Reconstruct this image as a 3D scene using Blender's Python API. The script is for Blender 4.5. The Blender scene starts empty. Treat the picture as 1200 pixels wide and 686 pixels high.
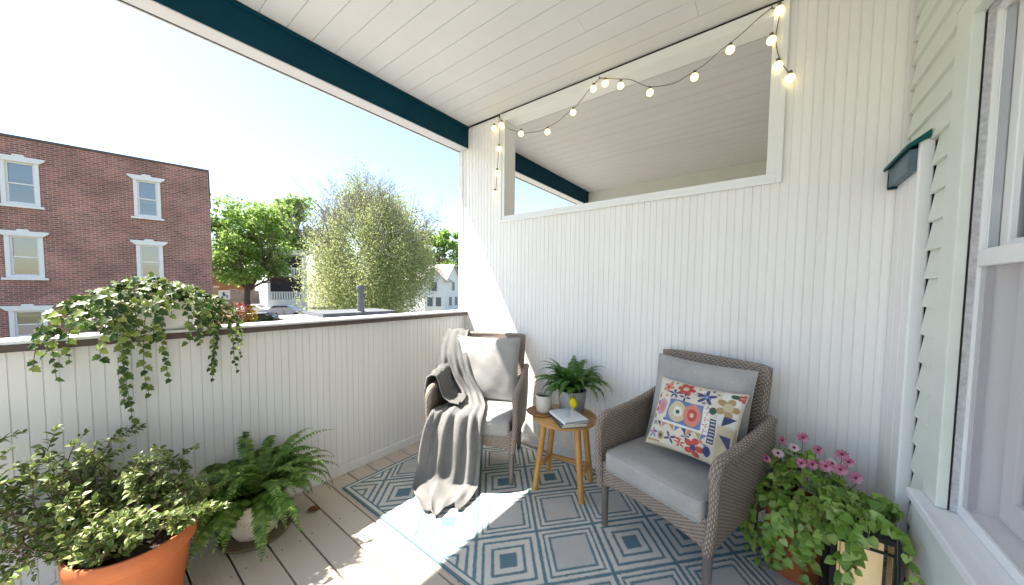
import bpy, bmesh, math, random
import numpy as np
from mathutils import Vector, Matrix
random.seed(7); rng = np.random.default_rng(11)
sc = bpy.context.scene
COL = sc.collection
PI = math.pi
R = math.radians

# ---------------------------------------------------------------- camera
CAM = np.array([2.2577, -2.2049, 1.28]); FPX = 389.13; PY = 356.89
yaw, pit, rol = .6576, .0503, .0099
fw = np.array([-math.sin(yaw)*math.cos(pit), math.cos(yaw)*math.cos(pit), -math.sin(pit)])
rt = np.array([math.cos(yaw), math.sin(yaw), 0.0]); up = np.cross(rt, fw)
rt, up = rt*math.cos(rol)+up*math.sin(rol), -rt*math.sin(rol)+up*math.cos(rol)
cd = bpy.data.cameras.new('camera'); co = bpy.data.objects.new('camera', cd); COL.objects.link(co)
cd.sensor_width = 36; cd.lens = FPX/1200*36; cd.shift_y = (PY-343)/1200; cd.clip_start = .02; cd.clip_end = 3000
co.matrix_world = Matrix(((rt[0], up[0], -fw[0], CAM[0]), (rt[1], up[1], -fw[1], CAM[1]), (rt[2], up[2], -fw[2], CAM[2]), (0, 0, 0, 1)))
sc.camera = co
def at(u, v, d):      # survey helper: the point seen in direction (u, v) at a distance d along the view axis
    return CAM + (fw + rt*(u-600)/FPX - up*(v-PY)/FPX)*d

# ---------------------------------------------------------------- materials
def newmat(name):
    m = bpy.data.materials.new(name); m.use_nodes = True
    nt = m.node_tree; b = nt.nodes['Principled BSDF']
    return m, nt, b
def nd(nt, t, **kw):
    n = nt.nodes.new(t)
    for k, v in kw.items():
        if k.startswith('_'): setattr(n, k[1:], v)
        else: n.inputs[k.replace('__', ' ')].default_value = v
    return n
def lk(nt, a, b): nt.links.new(a, b)
def mat(name, col, rough=.6, var=.08, scale=6, bump=0., bscale=80, spec=.4, metal=0., stretch=(1, 1, 1), trans=0., dirt=0., dcol=(.1, .09, .08)):
    m, nt, b = newmat(name)
    tc = nd(nt, 'ShaderNodeTexCoord'); mp = nd(nt, 'ShaderNodeMapping'); mp.inputs['Scale'].default_value = stretch
    lk(nt, tc.outputs['Object'], mp.inputs['Vector'])
    n = nd(nt, 'ShaderNodeTexNoise', Scale=scale, Detail=5.0, Roughness=.6); lk(nt, mp.outputs[0], n.inputs['Vector'])
    r = nd(nt, 'ShaderNodeMapRange'); r.inputs['From Min'].default_value = .3; r.inputs['From Max'].default_value = .7
    r.inputs['To Min'].default_value = 1-var; r.inputs['To Max'].default_value = 1+var
    lk(nt, n.outputs['Fac'], r.inputs['Value'])
    mx = nd(nt, 'ShaderNodeMix', _data_type='RGBA', _blend_type='MULTIPLY'); mx.inputs['Factor'].default_value = 1
    mx.inputs[6].default_value = (*col, 1); lk(nt, r.outputs[0], mx.inputs[7])
    out = mx.outputs[2]
    if dirt:
        n2 = nd(nt, 'ShaderNodeTexNoise', Scale=scale*.6, Detail=8.0, Roughness=.7); lk(nt, mp.outputs[0], n2.inputs['Vector'])
        r2 = nd(nt, 'ShaderNodeMapRange'); r2.inputs['From Min'].default_value = .56; r2.inputs['From Max'].default_value = .74
        r2.inputs['To Max'].default_value = dirt; lk(nt, n2.outputs['Fac'], r2.inputs['Value'])
        m2 = nd(nt, 'ShaderNodeMix', _data_type='RGBA'); lk(nt, r2.outputs[0], m2.inputs['Factor']); lk(nt, out, m2.inputs[6]); m2.inputs[7].default_value = (*dcol, 1)
        out = m2.outputs[2]
    lk(nt, out, b.inputs['Base Color'])
    b.inputs['Roughness'].default_value = rough; b.inputs['Specular IOR Level'].default_value = spec; b.inputs['Metallic'].default_value = metal
    if bump:
        n3 = nd(nt, 'ShaderNodeTexNoise', Scale=bscale, Detail=3.0); lk(nt, mp.outputs[0], n3.inputs['Vector'])
        bp = nd(nt, 'ShaderNodeBump', Strength=bump, Distance=.004); lk(nt, n3.outputs['Fac'], bp.inputs['Height']); lk(nt, bp.outputs[0], b.inputs['Normal'])
    return m
def leafmat(name, cols, rough=.45, transl=.35, edge=None, spec=.4):
    m, nt, b = newmat(name)
    g = nd(nt, 'ShaderNodeNewGeometry'); cr = nd(nt, 'ShaderNodeValToRGB'); lk(nt, g.outputs['Random Per Island'], cr.inputs[0])
    e = cr.color_ramp.elements
    while len(e) < len(cols): e.new(.5)
    for i, c in enumerate(cols): e[i].position = i/(len(cols)-1); e[i].color = (*c, 1)
    out = cr.outputs[0]
    if edge:
        uv = nd(nt, 'ShaderNodeUVMap'); sp = nd(nt, 'ShaderNodeSeparateXYZ'); lk(nt, uv.outputs[0], sp.inputs[0])
        a = nd(nt, 'ShaderNodeMath', _operation='ABSOLUTE'); lk(nt, sp.outputs[0], a.inputs[0])
        nz = nd(nt, 'ShaderNodeTexNoise', Scale=70.0); tc = nd(nt, 'ShaderNodeTexCoord'); lk(nt, tc.outputs['Object'], nz.inputs['Vector'])
        s = nd(nt, 'ShaderNodeMath', _operation='ADD'); lk(nt, a.outputs[0], s.inputs[0]); lk(nt, nz.outputs['Fac'], s.inputs[1])
        r = nd(nt, 'ShaderNodeMapRange'); r.inputs['From Min'].default_value = edge[1]; r.inputs['From Max'].default_value = edge[1]+.12; lk(nt, s.outputs[0], r.inputs['Value'])
        mx = nd(nt, 'ShaderNodeMix', _data_type='RGBA'); lk(nt, r.outputs[0], mx.inputs['Factor']); lk(nt, out, mx.inputs[6]); mx.inputs[7].default_value = (*edge[0], 1)
        out = mx.outputs[2]
    lk(nt, out, b.inputs['Base Color']); b.inputs['Roughness'].default_value = rough; b.inputs['Specular IOR Level'].default_value = spec
    tr = nd(nt, 'ShaderNodeBsdfTranslucent'); lk(nt, out, tr.inputs['Color'])
    ms = nd(nt, 'ShaderNodeMixShader'); ms.inputs[0].default_value = transl
    lk(nt, b.outputs[0], ms.inputs[1]); lk(nt, tr.outputs[0], ms.inputs[2]); lk(nt, ms.outputs[0], nt.nodes['Material Output'].inputs[0])
    return m
def glassmat(name, tint=(.9, .95, .95), refl=.12):
    m, nt, b = newmat(name); nt.nodes.remove(b)
    t = nd(nt, 'ShaderNodeBsdfTransparent'); t.inputs[0].default_value = (*tint, 1)
    g = nd(nt, 'ShaderNodeBsdfGlossy', Roughness=.015)
    lw = nd(nt, 'ShaderNodeFresnel', IOR=1.5); ad = nd(nt, 'ShaderNodeMath', _operation='ADD'); lk(nt, lw.outputs[0], ad.inputs[0]); ad.inputs[1].default_value = refl; ad.use_clamp = True
    ms = nd(nt, 'ShaderNodeMixShader'); lk(nt, ad.outputs[0], ms.inputs[0]); lk(nt, t.outputs[0], ms.inputs[1]); lk(nt, g.outputs[0], ms.inputs[2])
    lk(nt, ms.outputs[0], nt.nodes['Material Output'].inputs[0]); return m
def emit(name, col, s):
    m, nt, b = newmat(name); b.inputs['Base Color'].default_value = (*col, 1)
    b.inputs['Emission Color'].default_value = (*col, 1); b.inputs['Emission Strength'].default_value = s; return m
def wickermat(name, c1, c2, pitch=.0085, sw=.013):
    m, nt, b = newmat(name)
    uv = nd(nt, 'ShaderNodeUVMap'); sp = nd(nt, 'ShaderNodeSeparateXYZ'); lk(nt, uv.outputs[0], sp.inputs[0])
    def M(op, a, bb=None, c=None):
        n = nd(nt, 'ShaderNodeMath', _operation=op)
        for i, x in enumerate((a, bb, c)):
            if x is None: continue
            if isinstance(x, (int, float)): n.inputs[i].default_value = x
            else: lk(nt, x, n.inputs[i])
        return n.outputs[0]
    u = M('DIVIDE', sp.outputs[0], sw); v = M('DIVIDE', sp.outputs[1], pitch)
    row = M('FLOOR', v)
    par = M('MULTIPLY', M('MODULO', M('ABSOLUTE', row), 2.0), PI)
    strand = M('ABSOLUTE', M('SINE', M('MULTIPLY', v, PI)))
    wv = M('SINE', M('ADD', M('MULTIPLY', u, PI), par))
    h = M('ADD', M('MULTIPLY', strand, .55), M('MULTIPLY', M('MULTIPLY', wv, strand), .45))
    nz = nd(nt, 'ShaderNodeTexNoise', Scale=45.0, Detail=4.0); tc = nd(nt, 'ShaderNodeTexCoord'); lk(nt, tc.outputs['Object'], nz.inputs['Vector'])
    hh = M('ADD', h, M('MULTIPLY', M('SUBTRACT', nz.outputs['Fac'], .5), .5))
    cr = nd(nt, 'ShaderNodeValToRGB'); lk(nt, hh, cr.inputs[0]); e = cr.color_ramp.elements
    e[0].position = .0; e[0].color = (*c2, 1); e[1].position = .75; e[1].color = (*c1, 1)
    lk(nt, cr.outputs[0], b.inputs['Base Color']); b.inputs['Roughness'].default_value = .55
    bp = nd(nt, 'ShaderNodeBump', Strength=.9, Distance=.004); lk(nt, h, bp.inputs['Height']); lk(nt, bp.outputs[0], b.inputs['Normal'])
    return m
def fabricmat(name, col, scale=420, var=.25, bump=.35, bump2=0., rough=.9):
    m, nt, b = newmat(name)
    tc = nd(nt, 'ShaderNodeTexCoord')
    n = nd(nt, 'ShaderNodeTexNoise', Scale=float(scale), Detail=2.0); lk(nt, tc.outputs['Object'], n.inputs['Vector'])
    n0 = nd(nt, 'ShaderNodeTexNoise', Scale=9.0, Detail=4.0); lk(nt, tc.outputs['Object'], n0.inputs['Vector'])
    ad = nd(nt, 'ShaderNodeMath', _operation='MULTIPLY_ADD'); lk(nt, n0.outputs['Fac'], ad.inputs[0]); ad.inputs[1].default_value = .35; lk(nt, n.outputs['Fac'], ad.inputs[2])
    r = nd(nt, 'ShaderNodeMapRange'); r.inputs['From Min'].default_value = .45; r.inputs['From Max'].default_value = .9; r.inputs['To Min'].default_value = 1-var; r.inputs['To Max'].default_value = 1+var
    lk(nt, ad.outputs[0], r.inputs['Value'])
    mx = nd(nt, 'ShaderNodeMix', _data_type='RGBA', _blend_type='MULTIPLY'); mx.inputs['Factor'].default_value = 1; mx.inputs[6].default_value = (*col, 1); lk(nt, r.outputs[0], mx.inputs[7])
    lk(nt, mx.outputs[2], b.inputs['Base Color']); b.inputs['Roughness'].default_value = rough; b.inputs['Specular IOR Level'].default_value = .15
    bp = nd(nt, 'ShaderNodeBump', Strength=bump, Distance=.002); lk(nt, n.outputs['Fac'], bp.inputs['Height'])
    nrm = bp.outputs[0]
    if bump2:
        w = nd(nt, 'ShaderNodeTexNoise', Scale=14.0, Detail=3.0); lk(nt, tc.outputs['Object'], w.inputs['Vector'])
        b2 = nd(nt, 'ShaderNodeBump', Strength=bump2, Distance=.03); lk(nt, w.outputs['Fac'], b2.inputs['Height']); lk(nt, nrm, b2.inputs['Normal']); nrm = b2.outputs[0]
    lk(nt, nrm, b.inputs['Normal'])
    return m
def woodmat(name, c1, c2, axis=0, scale=14, rough=.5):
    m, nt, b = newmat(name); tc = nd(nt, 'ShaderNodeTexCoord'); mp = nd(nt, 'ShaderNodeMapping')
    s = [1, 1, 1]; s[axis] = .08; mp.inputs['Scale'].default_value = s; lk(nt, tc.outputs['Object'], mp.inputs['Vector'])
    n = nd(nt, 'ShaderNodeTexNoise', Scale=float(scale*4), Detail=6.0, Roughness=.65, Distortion=.6); lk(nt, mp.outputs[0], n.inputs['Vector'])
    cr = nd(nt, 'ShaderNodeValToRGB'); e = cr.color_ramp.elements; e[0].position = .3; e[0].color = (*c2, 1); e[1].position = .68; e[1].color = (*c1, 1)
    lk(nt, n.outputs['Fac'], cr.inputs[0]); lk(nt, cr.outputs[0], b.inputs['Base Color']); b.inputs['Roughness'].default_value = rough
    bp = nd(nt, 'ShaderNodeBump', Strength=.15, Distance=.002); lk(nt, n.outputs['Fac'], bp.inputs['Height']); lk(nt, bp.outputs[0], b.inputs['Normal'])
    return m

WHITE = mat('white_paint', (.78, .78, .785), .45, .035, 3, .06, 60, dirt=.12, dcol=(.55, .54, .52))
WALLW = mat('white_wall_paint', (.86, .845, .83), .5, .03, 2.5, .08, 50, stretch=(5, 5, .12), dirt=.16, dcol=(.62, .60, .57))
RAILW = mat('white_railing_paint', (.70, .69, .68), .5, .04, 3, .08, 50, stretch=(4, 4, .15), dirt=.28, dcol=(.52, .50, .46))
CEILW = mat('ceiling_paint', (.67, .668, .665), .5, .03, 3, .05, 60, dirt=.15, dcol=(.56, .54, .52))
TEAL = mat('teal_paint', (.001, .040, .066), .65, .1, 6, .1, 60, spec=.12)
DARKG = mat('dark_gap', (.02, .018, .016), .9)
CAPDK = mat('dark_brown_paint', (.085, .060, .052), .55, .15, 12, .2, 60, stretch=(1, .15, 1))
DECK = mat('deck_paint', (.56, .485, .405), .5, .10, 5, .3, 70, stretch=(.10, 1, 1), dirt=.5, dcol=(.31, .25, .19))
SIDING = mat('pale_green_siding', (.71, .75, .69), .5, .04, 5, .12, 40, stretch=(1, .2, 1))
STUCCO = mat('rough_grey_jamb', (.50, .50, .51), .9, .2, 60, .8, 220)
TRIMW = mat('window_trim_paint', (.82, .83, .83), .35, .02, 5)
GLASS = glassmat('window_glass', refl=.06)
FARGLASS = glassmat('far_window_glass', (.35, .4, .42), .22)
SCREEN = None

# ---------------------------------------------------------------- mesh builder
class MB:
    def __init__(s): s.v = []; s.f = []; s.uv = []
    def add(s, vs, fs, uvs=None):
        o = len(s.v); s.v += [tuple(map(float, p)) for p in vs]
        for f in fs:
            s.f.append(tuple(o+i for i in f))
            s.uv.append([uvs[i] for i in f] if uvs is not None else [(0, 0)]*len(f))
        return s
    def box(s, x0, x1, y0, y1, z0, z1, M=None):
        vs = [(x, y, z) for z in (z0, z1) for y in (y0, y1) for x in (x0, x1)]
        if M is not None: vs = [tuple(M @ Vector(p)) for p in vs]
        return s.add(vs, [(0, 2, 3, 1), (4, 5, 7, 6), (0, 1, 5, 4), (2, 6, 7, 3), (0, 4, 6, 2), (1, 3, 7, 5)])
    def bar(s, p, q, w, h, upv=(0, 0, 1)):
        p = Vector(p); q = Vector(q); d = (q-p).normalized(); x = d.cross(Vector(upv)).normalized(); y = x.cross(d)
        vs = [tuple(c+x*a*w/2+y*b*h/2) for c in (p, q) for a, b in ((-1, -1), (1, -1), (1, 1), (-1, 1))]
        return s.add(vs, [(0, 1, 2, 3), (7, 6, 5, 4), (0, 4, 5, 1), (1, 5, 6, 2), (2, 6, 7, 3), (3, 7, 4, 0)])
    def tube(s, pts, rad, n=8, caps=True, uvs=1.):
        pts = [Vector(p) for p in pts]; N = len(pts)
        rs = rad if hasattr(rad, '__len__') else [rad]*N
        t0 = (pts[1]-pts[0]).normalized(); a = t0.orthogonal().normalized(); vs = []; uv = []; L = 0
        for i, p in enumerate(pts):
            t = (pts[min(i+1, N-1)]-pts[max(i-1, 0)]).normalized()
            a = (a-t*a.dot(t)).normalized(); b = t.cross(a)
            if i: L += (p-pts[i-1]).length
            for k in range(n+1):
                w = 2*PI*k/n; vs.append(tuple(p+(a*math.cos(w)+b*math.sin(w))*rs[i])); uv.append((L*uvs, k/n*2*PI*rs[i]*uvs))
        fs = [(i*(n+1)+k, i*(n+1)+k+1, (i+1)*(n+1)+k+1, (i+1)*(n+1)+k) for i in range(N-1) for k in range(n)]
        if caps: fs += [tuple(range(n-1, -1, -1)), tuple((N-1)*(n+1)+k for k in range(n))]
        return s.add(vs, fs, uv)
    def lathe(s, prof, c=(0, 0, 0), n=40, sx=1., sy=1., M=None):
        vs = []; uv = []
        for i, (r, z) in enumerate(prof):
            for k in range(n):
                w = 2*PI*k/n; p = Vector((r*sx*math.cos(w), r*sy*math.sin(w), z))
                if M is not None: p = M @ p
                vs.append(tuple(p+Vector(c))); uv.append((k/n, z))
        fs = [(i*n+k, i*n+(k+1) % n, (i+1)*n+(k+1) % n, (i+1)*n+k) for i in range(len(prof)-1) for k in range(n)]
        if prof[0][0] > 1e-4: fs.append(tuple(range(n-1, -1, -1)))
        if prof[-1][0] > 1e-4: fs.append(tuple((len(prof)-1)*n+k for k in range(n)))
        return s.add(vs, fs, uv)
    def sheet(s, F, nu, nv, th, lu=1., lv=1.):      # thick slab over a surface F(u, v)
        g = np.array([[F(i/nu, j/nv) for i in range(nu+1)] for j in range(nv+1)], float)
        du = np.gradient(g, axis=1); dv = np.gradient(g, axis=0); nn = np.cross(du, dv); nn /= np.linalg.norm(nn, axis=2, keepdims=True)+1e-12
        A = (g+nn*th/2).reshape(-1, 3); B = (g-nn*th/2).reshape(-1, 3); W = nu+1; K = len(A)
        uv = [(i/nu*lu, j/nv*lv) for j in range(nv+1) for i in range(nu+1)]*2
        fs = [(j*W+i, j*W+i+1, (j+1)*W+i+1, (j+1)*W+i) for j in range(nv) for i in range(nu)]
        fs += [tuple(K+q for q in reversed(f)) for f in fs[:nu*nv]]
        bd = [i for i in range(nu+1)]+[j*W+nu for j in range(1, nv+1)]+[nv*W+i for i in range(nu-1, -1, -1)]+[j*W for j in range(nv-1, 0, -1)]
        fs += [(bd[(i+1) % len(bd)], bd[i], K+bd[i], K+bd[(i+1) % len(bd)]) for i in range(len(bd))]
        return s.add([tuple(p) for p in np.vstack([A, B])], fs, uv)
    def rbox(s, sx, sy, sz, r, n=10, bulge=0., M=None, c=(0, 0, 0)):     # soft rounded box
        bm = bmesh.new(); bmesh.ops.create_cube(bm, size=2); bmesh.ops.subdivide_edges(bm, edges=bm.edges[:], cuts=n, use_grid_fill=True)
        vs = []
        bm.verts.index_update()
        H = Vector((sx/2, sy/2, sz/2))
        for v in bm.verts:
            q = Vector([math.copysign(1-(1-abs(a))**1.6 if abs(a) < 1 else 1, a) for a in v.co])
            p = Vector([q[i]*H[i] for i in range(3)])
            inn = Vector([max(-(H[i]-r), min(H[i]-r, p[i])) for i in range(3)]); d = p-inn
            if d.length > 1e-9: p = inn+d.normalized()*r
            if bulge: p.z += math.copysign(1, p.z)*bulge*max(0, 1-(p.x/H.x)**2)*max(0, 1-(p.y/H.y)**2) if abs(p.z) > H.z*.3 else 0
            if M is not None: p = M @ p
            vs.append(tuple(p+Vector(c)))
        fs = [[v.index for v in f.verts] for f in bm.faces]; bm.free()
        return s.add(vs, fs)
    def build(s, name, m, parent=None, smooth=False, loc=None, rz=0.):
        me = bpy.data.meshes.new(name); me.from_pydata(s.v, [], s.f)
        ul = me.uv_layers.new(name='UVMap'); ul.data.foreach_set('uv', np.array([c for f in s.uv for c in f], float).ravel())
        if smooth:
            me.polygons.foreach_set('use_smooth', [True]*len(me.polygons))
            try: me.set_sharp_from_angle(angle=R(smooth if smooth is not True else 50))
            except Exception: pass
        me.materials.append(m); o = bpy.data.objects.new(name, me); COL.objects.link(o)
        if parent is not None: o.parent = parent
        if loc is not None: o.location = loc
        if rz: o.rotation_euler.z = rz
        return o
def tag(o, label=None, cat=None, group=None, kind=None):
    for k, v in (('label', label), ('category', cat), ('group', group), ('kind', kind)):
        if v: o[k] = v
    return o
def empty(name, loc=(0, 0, 0), rz=0., label=None, cat=None, group=None):
    o = bpy.data.objects.new(name, None); COL.objects.link(o); o.location = loc; o.rotation_euler.z = rz; o.empty_display_size = .1
    return tag(o, label, cat, group)
def mark_bevel(o, w=.003, seg=2):
    b = o.modifiers.new('bevel', 'BEVEL'); b.width = w; b.segments = seg; b.limit_method = 'ANGLE'; return o

def nrm(a): return a/(np.linalg.norm(a, axis=-1, keepdims=True)+1e-12)
def leafmesh(name, m, P, D, N, S, tm, parent=None, smooth=True):
    """one mesh of many leaves; tm = (verts across/along/up, faces)"""
    P = np.asarray(P, float); D = nrm(np.asarray(D, float)); N = np.asarray(N, float); S = np.asarray(S, float)
    X = nrm(np.cross(D, N)); Z = np.cross(X, D); tv, tf = tm; tv = np.asarray(tv, float); k = len(tv)
    V = P[:, None]+S[:, None, None]*(tv[None, :, 0:1]*X[:, None]+tv[None, :, 1:2]*D[:, None]+tv[None, :, 2:3]*Z[:, None])
    n = len(P); V = V.reshape(-1, 3)
    me = bpy.data.meshes.new(name)
    loops = np.concatenate([np.array(f) for f in tf]); sizes = np.array([len(f) for f in tf])
    L = (loops[None]+np.arange(n)[:, None]*k).ravel(); SZ = np.tile(sizes, n)
    me.vertices.add(len(V)); me.vertices.foreach_set('co', V.ravel()); me.loops.add(len(L)); me.loops.foreach_set('vertex_index', L.astype(np.int32))
    me.polygons.add(len(SZ)); me.polygons.foreach_set('loop_start', np.concatenate([[0], np.cumsum(SZ)[:-1]]).astype(np.int32)); 
    me.update(calc_edges=True)
    ul = me.uv_layers.new(name='UVMap'); w = max(1e-6, abs(tv[:, 0]).max()); uv = np.stack([tv[loops, 0]/w, tv[loops, 1]], 1); ul.data.foreach_set('uv', np.tile(uv, (n, 1)).ravel())
    if smooth: me.polygons.foreach_set('use_smooth', [True]*len(me.polygons))
    me.validate(); me.materials.append(m); o = bpy.data.objects.new(name, me); COL.objects.link(o)
    if parent is not None: o.parent = parent
    return o
def sym(half, fold=.12):      # leaf outline from half profile [(x, y)], folded along the midrib
    mid = [(0, y, 0) for x, y in half]; l = [(-x, y, fold*x) for x, y in half]; r = [(x, y, fold*x) for x, y in half]
    n = len(half); vs = mid+l+r; fs = []
    for i in range(n-1):
        fs.append((i, i+1, n+i+1, n+i)); fs.append((i+1, i, 2*n+i, 2*n+i+1))
    # curl the tip down
    vs = [(x, y, z-.18*y*y) for x, y, z in vs]
    return vs, fs
OVATE = sym([(.0, 0), (.2, .22), (.26, .45), (.2, .7), (.001, 1)], .3)
HEART = sym([(.001, .02), (.34, -.08), (.46, .2), (.4, .48), (.22, .76), (.001, 1)], .25)
IVY = sym([(.001, .05), (.28, -.1), (.55, .08), (.36, .3), (.44, .52), (.24, .62), (.001, 1)], .22)
PINNA = sym([(.001, 0), (.17, .1), (.15, .55), (.001, 1)], .25)
DIAM = ([(0, 0, 0), (.38, .45, .05), (0, 1, -.08), (-.38, .45, .05)], [(0, 1, 2, 3)])

# ---------------------------------------------------------------- light
sun = bpy.data.lights.new('sun', 'SUN'); sun.energy = 3.0; sun.angle = R(.55); sun.color = (1, .94, .84)
so = bpy.data.objects.new('sun', sun); COL.objects.link(so)
KX, KY = .555, .33
so.rotation_euler = Vector((KX, KY, -1)).to_track_quat('-Z', 'Y').to_euler(); so.location = (-10, -3, 20)
w = bpy.data.worlds.new('World'); sc.world = w; w.use_nodes = True; nt = w.node_tree
sky = nd(nt, 'ShaderNodeTexSky', _sky_type='NISHITA'); sky.sun_disc = False
sky.sun_elevation = math.atan(1/math.hypot(KX, KY)); sky.sun_rotation = math.atan2(-KX, -KY); sky.air_density = 1.1; sky.dust_density = .8; sky.ozone_density = 1.3
lk(nt, sky.outputs[0], nt.nodes['Background'].inputs[0]); nt.nodes['Background'].inputs[1].default_value = .051
sc.view_settings.view_transform = 'Standard'; sc.view_settings.look = 'None'; sc.view_settings.exposure = 2.82; sc.view_settings.gamma = 1
sc.cycles.max_bounces = 9; sc.cycles.diffuse_bounces = 6; sc.cycles.transparent_max_bounces = 12; sc.cycles.use_denoising = True
sc.cycles.sample_clamp_indirect = 8

# ================================================================ PORCH SHELL
YB, YF = -3.15, 2.55            # back end of the porch (unseen, cut short to let skylight in), end wall of the neighbouring porch
ZC = 2.738
def struct(o): o['kind'] = 'structure'; return o
m = MB()
y = -1.547-.1382*11
while y < YF:
    m.box(-.02, 2.95, y+.0035, y+.1382-.0035, -.03, 0); y += .1382
dk = struct(m.build('deck_floor', DECK)); mark_bevel(dk, .003, 2)
scw = MB(); y = -1.547-.1382*11
while y < YF:
    for x in (.04, .44, .84, 1.24, 1.64, 2.04, 2.44):
        for q in (.028, .110): scw.lathe([(.0042, .0004), (.0036, .0012), (0, .0008)], c=(x+random.uniform(-.006, .006), y+q+random.uniform(-.004, .004), 0), n=8)
    y += .1382
scw.build('deck_screws', mat('screw_metal', (.12, .10, .085), .6), dk)
struct(MB().box(-.1, 3.0, YB, YF, -.3, -.036).build('deck_underside', DARKG))

def bead(mb, O, U, Nv, u0, u1, z0, z1, pitch, ph=0., gw=.005, gd=.004):     # beadboard face: boards with V grooves
    O = np.array(O, float); U = np.array(U, float); Nv = np.array(Nv, float)
    pts = [(u0, 0)]; k = math.ceil((u0-ph)/pitch+.15)
    while ph+k*pitch < u1-.006:
        c = ph+k*pitch; pts += [(c-gw/2, 0), (c-gw*.2, -gd), (c+gw*.2, -gd), (c+gw/2, 0)]; k += 1
    pts.append((u1, 0)); vs = []
    for z in (z0, z1):
        for u, d in pts: vs.append(tuple(O+U*u+Nv*d+np.array([0, 0, z])))
    n = len(pts); mb.add(vs, [(i, i+1, n+i+1, n+i) for i in range(n-1)])

# railing
rail = empty('porch_railing', (0, -1, 0), 0, 'solid white beadboard railing with a dark brown cap edge along the open side', 'railing')
def P(o): return o
def loc(mb, name, m, par, **k):
    mb.v = [(a-par.location.x, b-par.location.y, c-par.location.z) for a, b, c in mb.v] if not k.pop('raw', False) else mb.v
    return mb.build(name, m, par, **k)
b = MB(); bead(b, (0, 0, 0), (0, 1, 0), (1, 0, 0), YB, -.001, 0.05, 1.02, .0385, 0., .0042, .0035); b.box(-.10, -.006, YB, -.001, 0, 1.02); loc(b, 'beadboard_panel', RAILW, rail)
mark_bevel(loc(MB().box(.0, .016, YB, -.018, 0, .062), 'skirting', RAILW, rail), .004)
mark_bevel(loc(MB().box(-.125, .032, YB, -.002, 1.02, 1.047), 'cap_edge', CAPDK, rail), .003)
mark_bevel(loc(MB().box(-.122, .026, YB, -.002, 1.047, 1.062), 'cap_board', WHITE, rail), .004)  # white top stands in for sun glare on the dark brown cap
r2 = empty('porch_railing', (0, 1.3, 0), 0, 'matching low white railing of the next porch beyond the partition', 'railing')
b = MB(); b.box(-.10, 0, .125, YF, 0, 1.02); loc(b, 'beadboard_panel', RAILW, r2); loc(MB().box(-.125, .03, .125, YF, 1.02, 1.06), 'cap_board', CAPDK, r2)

# partition wall with framed opening
part = empty('partition_wall', (1.3, 0, 0), 0, 'white beadboard partition wall with a framed opening near the ceiling', 'wall')
OX0, OX1, OZ0, OZ1 = .432, 2.283, 1.832, 2.711; TH = .12
b = MB(); XR = 2.715
for (u0, u1, z0, z1) in ((0, OX0+.01, .07, ZC-.012), (OX0+.01, OX1-.01, .07, OZ0+.02), (OX1-.01, XR, .07, ZC-.012)):
    bead(b, (0, 0, 0), (1, 0, 0), (0, -1, 0), u0, u1, z0, z1, .0372, .012, .0055, .0045)
rs_ = random.Random(3)
for k in range(72):
    for z in (.16, .95, 1.72, 2.45):
        x = .012+.0372*(k+.5)+rs_.uniform(-.004, .004)
        if rs_.random() < .55 and not (OX0-.02 < x < OX1+.02 and z > 1.8): b.lathe([(.0022, -.0002), (.0016, .0009), (0, .0010)], c=(x, 0, z+rs_.uniform(-.02, .02)), n=6, M=Matrix.Rotation(R(90), 4, 'X'))
b.box(0, OX0+.035, .0075, TH, 0, ZC-.012); b.box(OX1-.035, XR, .0075, TH, 0, ZC-.012)
b.box(OX0+.035, OX1-.035, .0075, TH, 0, OZ0+.03); b.box(OX0+.035, OX1-.035, .0075, TH, OZ1-.03, ZC-.012)
loc(b, 'beadboard_panel', WALLW, part)
b = MB(); t = .048
b.box(OX0-.0, OX1, -.016, .004, OZ0, OZ0+t); b.box(OX0, OX1, -.016, .004, OZ1-t+.004, ZC-.014)
b.box(OX0, OX0+t-.006, -.016, .004, OZ0+t, OZ1-t+.004); b.box(OX1-t-.012, OX1, -.016, .004, OZ0+t, OZ1-t+.004)
b.box(OX1-.022, OX1+.004, -.022, -.016, OZ0-.004, ZC-.014); b.box(OX0-.004, OX1-.022, -.022, -.016, OZ0-.004, OZ0+.02); b.box(OX0-.004, OX0+.014, -.022, -.016, OZ0+.02, ZC-.014)
mark_bevel(loc(b, 'opening_frame', TRIMW, part), .003)
b = MB(); b.box(OX0+.025, OX0+.034, .005, TH+.02, OZ0+.03, OZ1-.03); b.box(OX1-.034, OX1-.025, .005, TH+.02, OZ0+.03, OZ1-.03)
b.box(OX0+.025, OX1-.025, .005, TH+.02, OZ0+.031, OZ0+.04); b.box(OX0+.034, OX1-.034, .005, TH+.02, OZ1-.036, OZ1-.025)
loc(b, 'opening_lining', TRIMW, part)
mark_bevel(loc(MB().box(.017, 2.672, -.016, 0, 0, .085).box(.017, 2.672, -.022, -.016, 0, .022), 'skirting', WHITE, part), .003)
loc(MB().box(0.034, 2.70, -.009, .0, ZC-.0115, ZC-.001), 'ceiling_shadow_line', DARKG, part)  # dark strip painting in the shadow gap between partition and ceiling
mark_bevel(loc(MB().box(-.092, 0.0, -.003, TH, 1.0625, 2.54).box(-.092, -.001, .0, TH, 0, 1.0), 'end_post', WHITE, part), .004)
mark_bevel(loc(MB().box(-.06, -.03, -.012, -.003, 1.0625, 2.54), 'post_bead', WHITE, part), .003)

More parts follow.
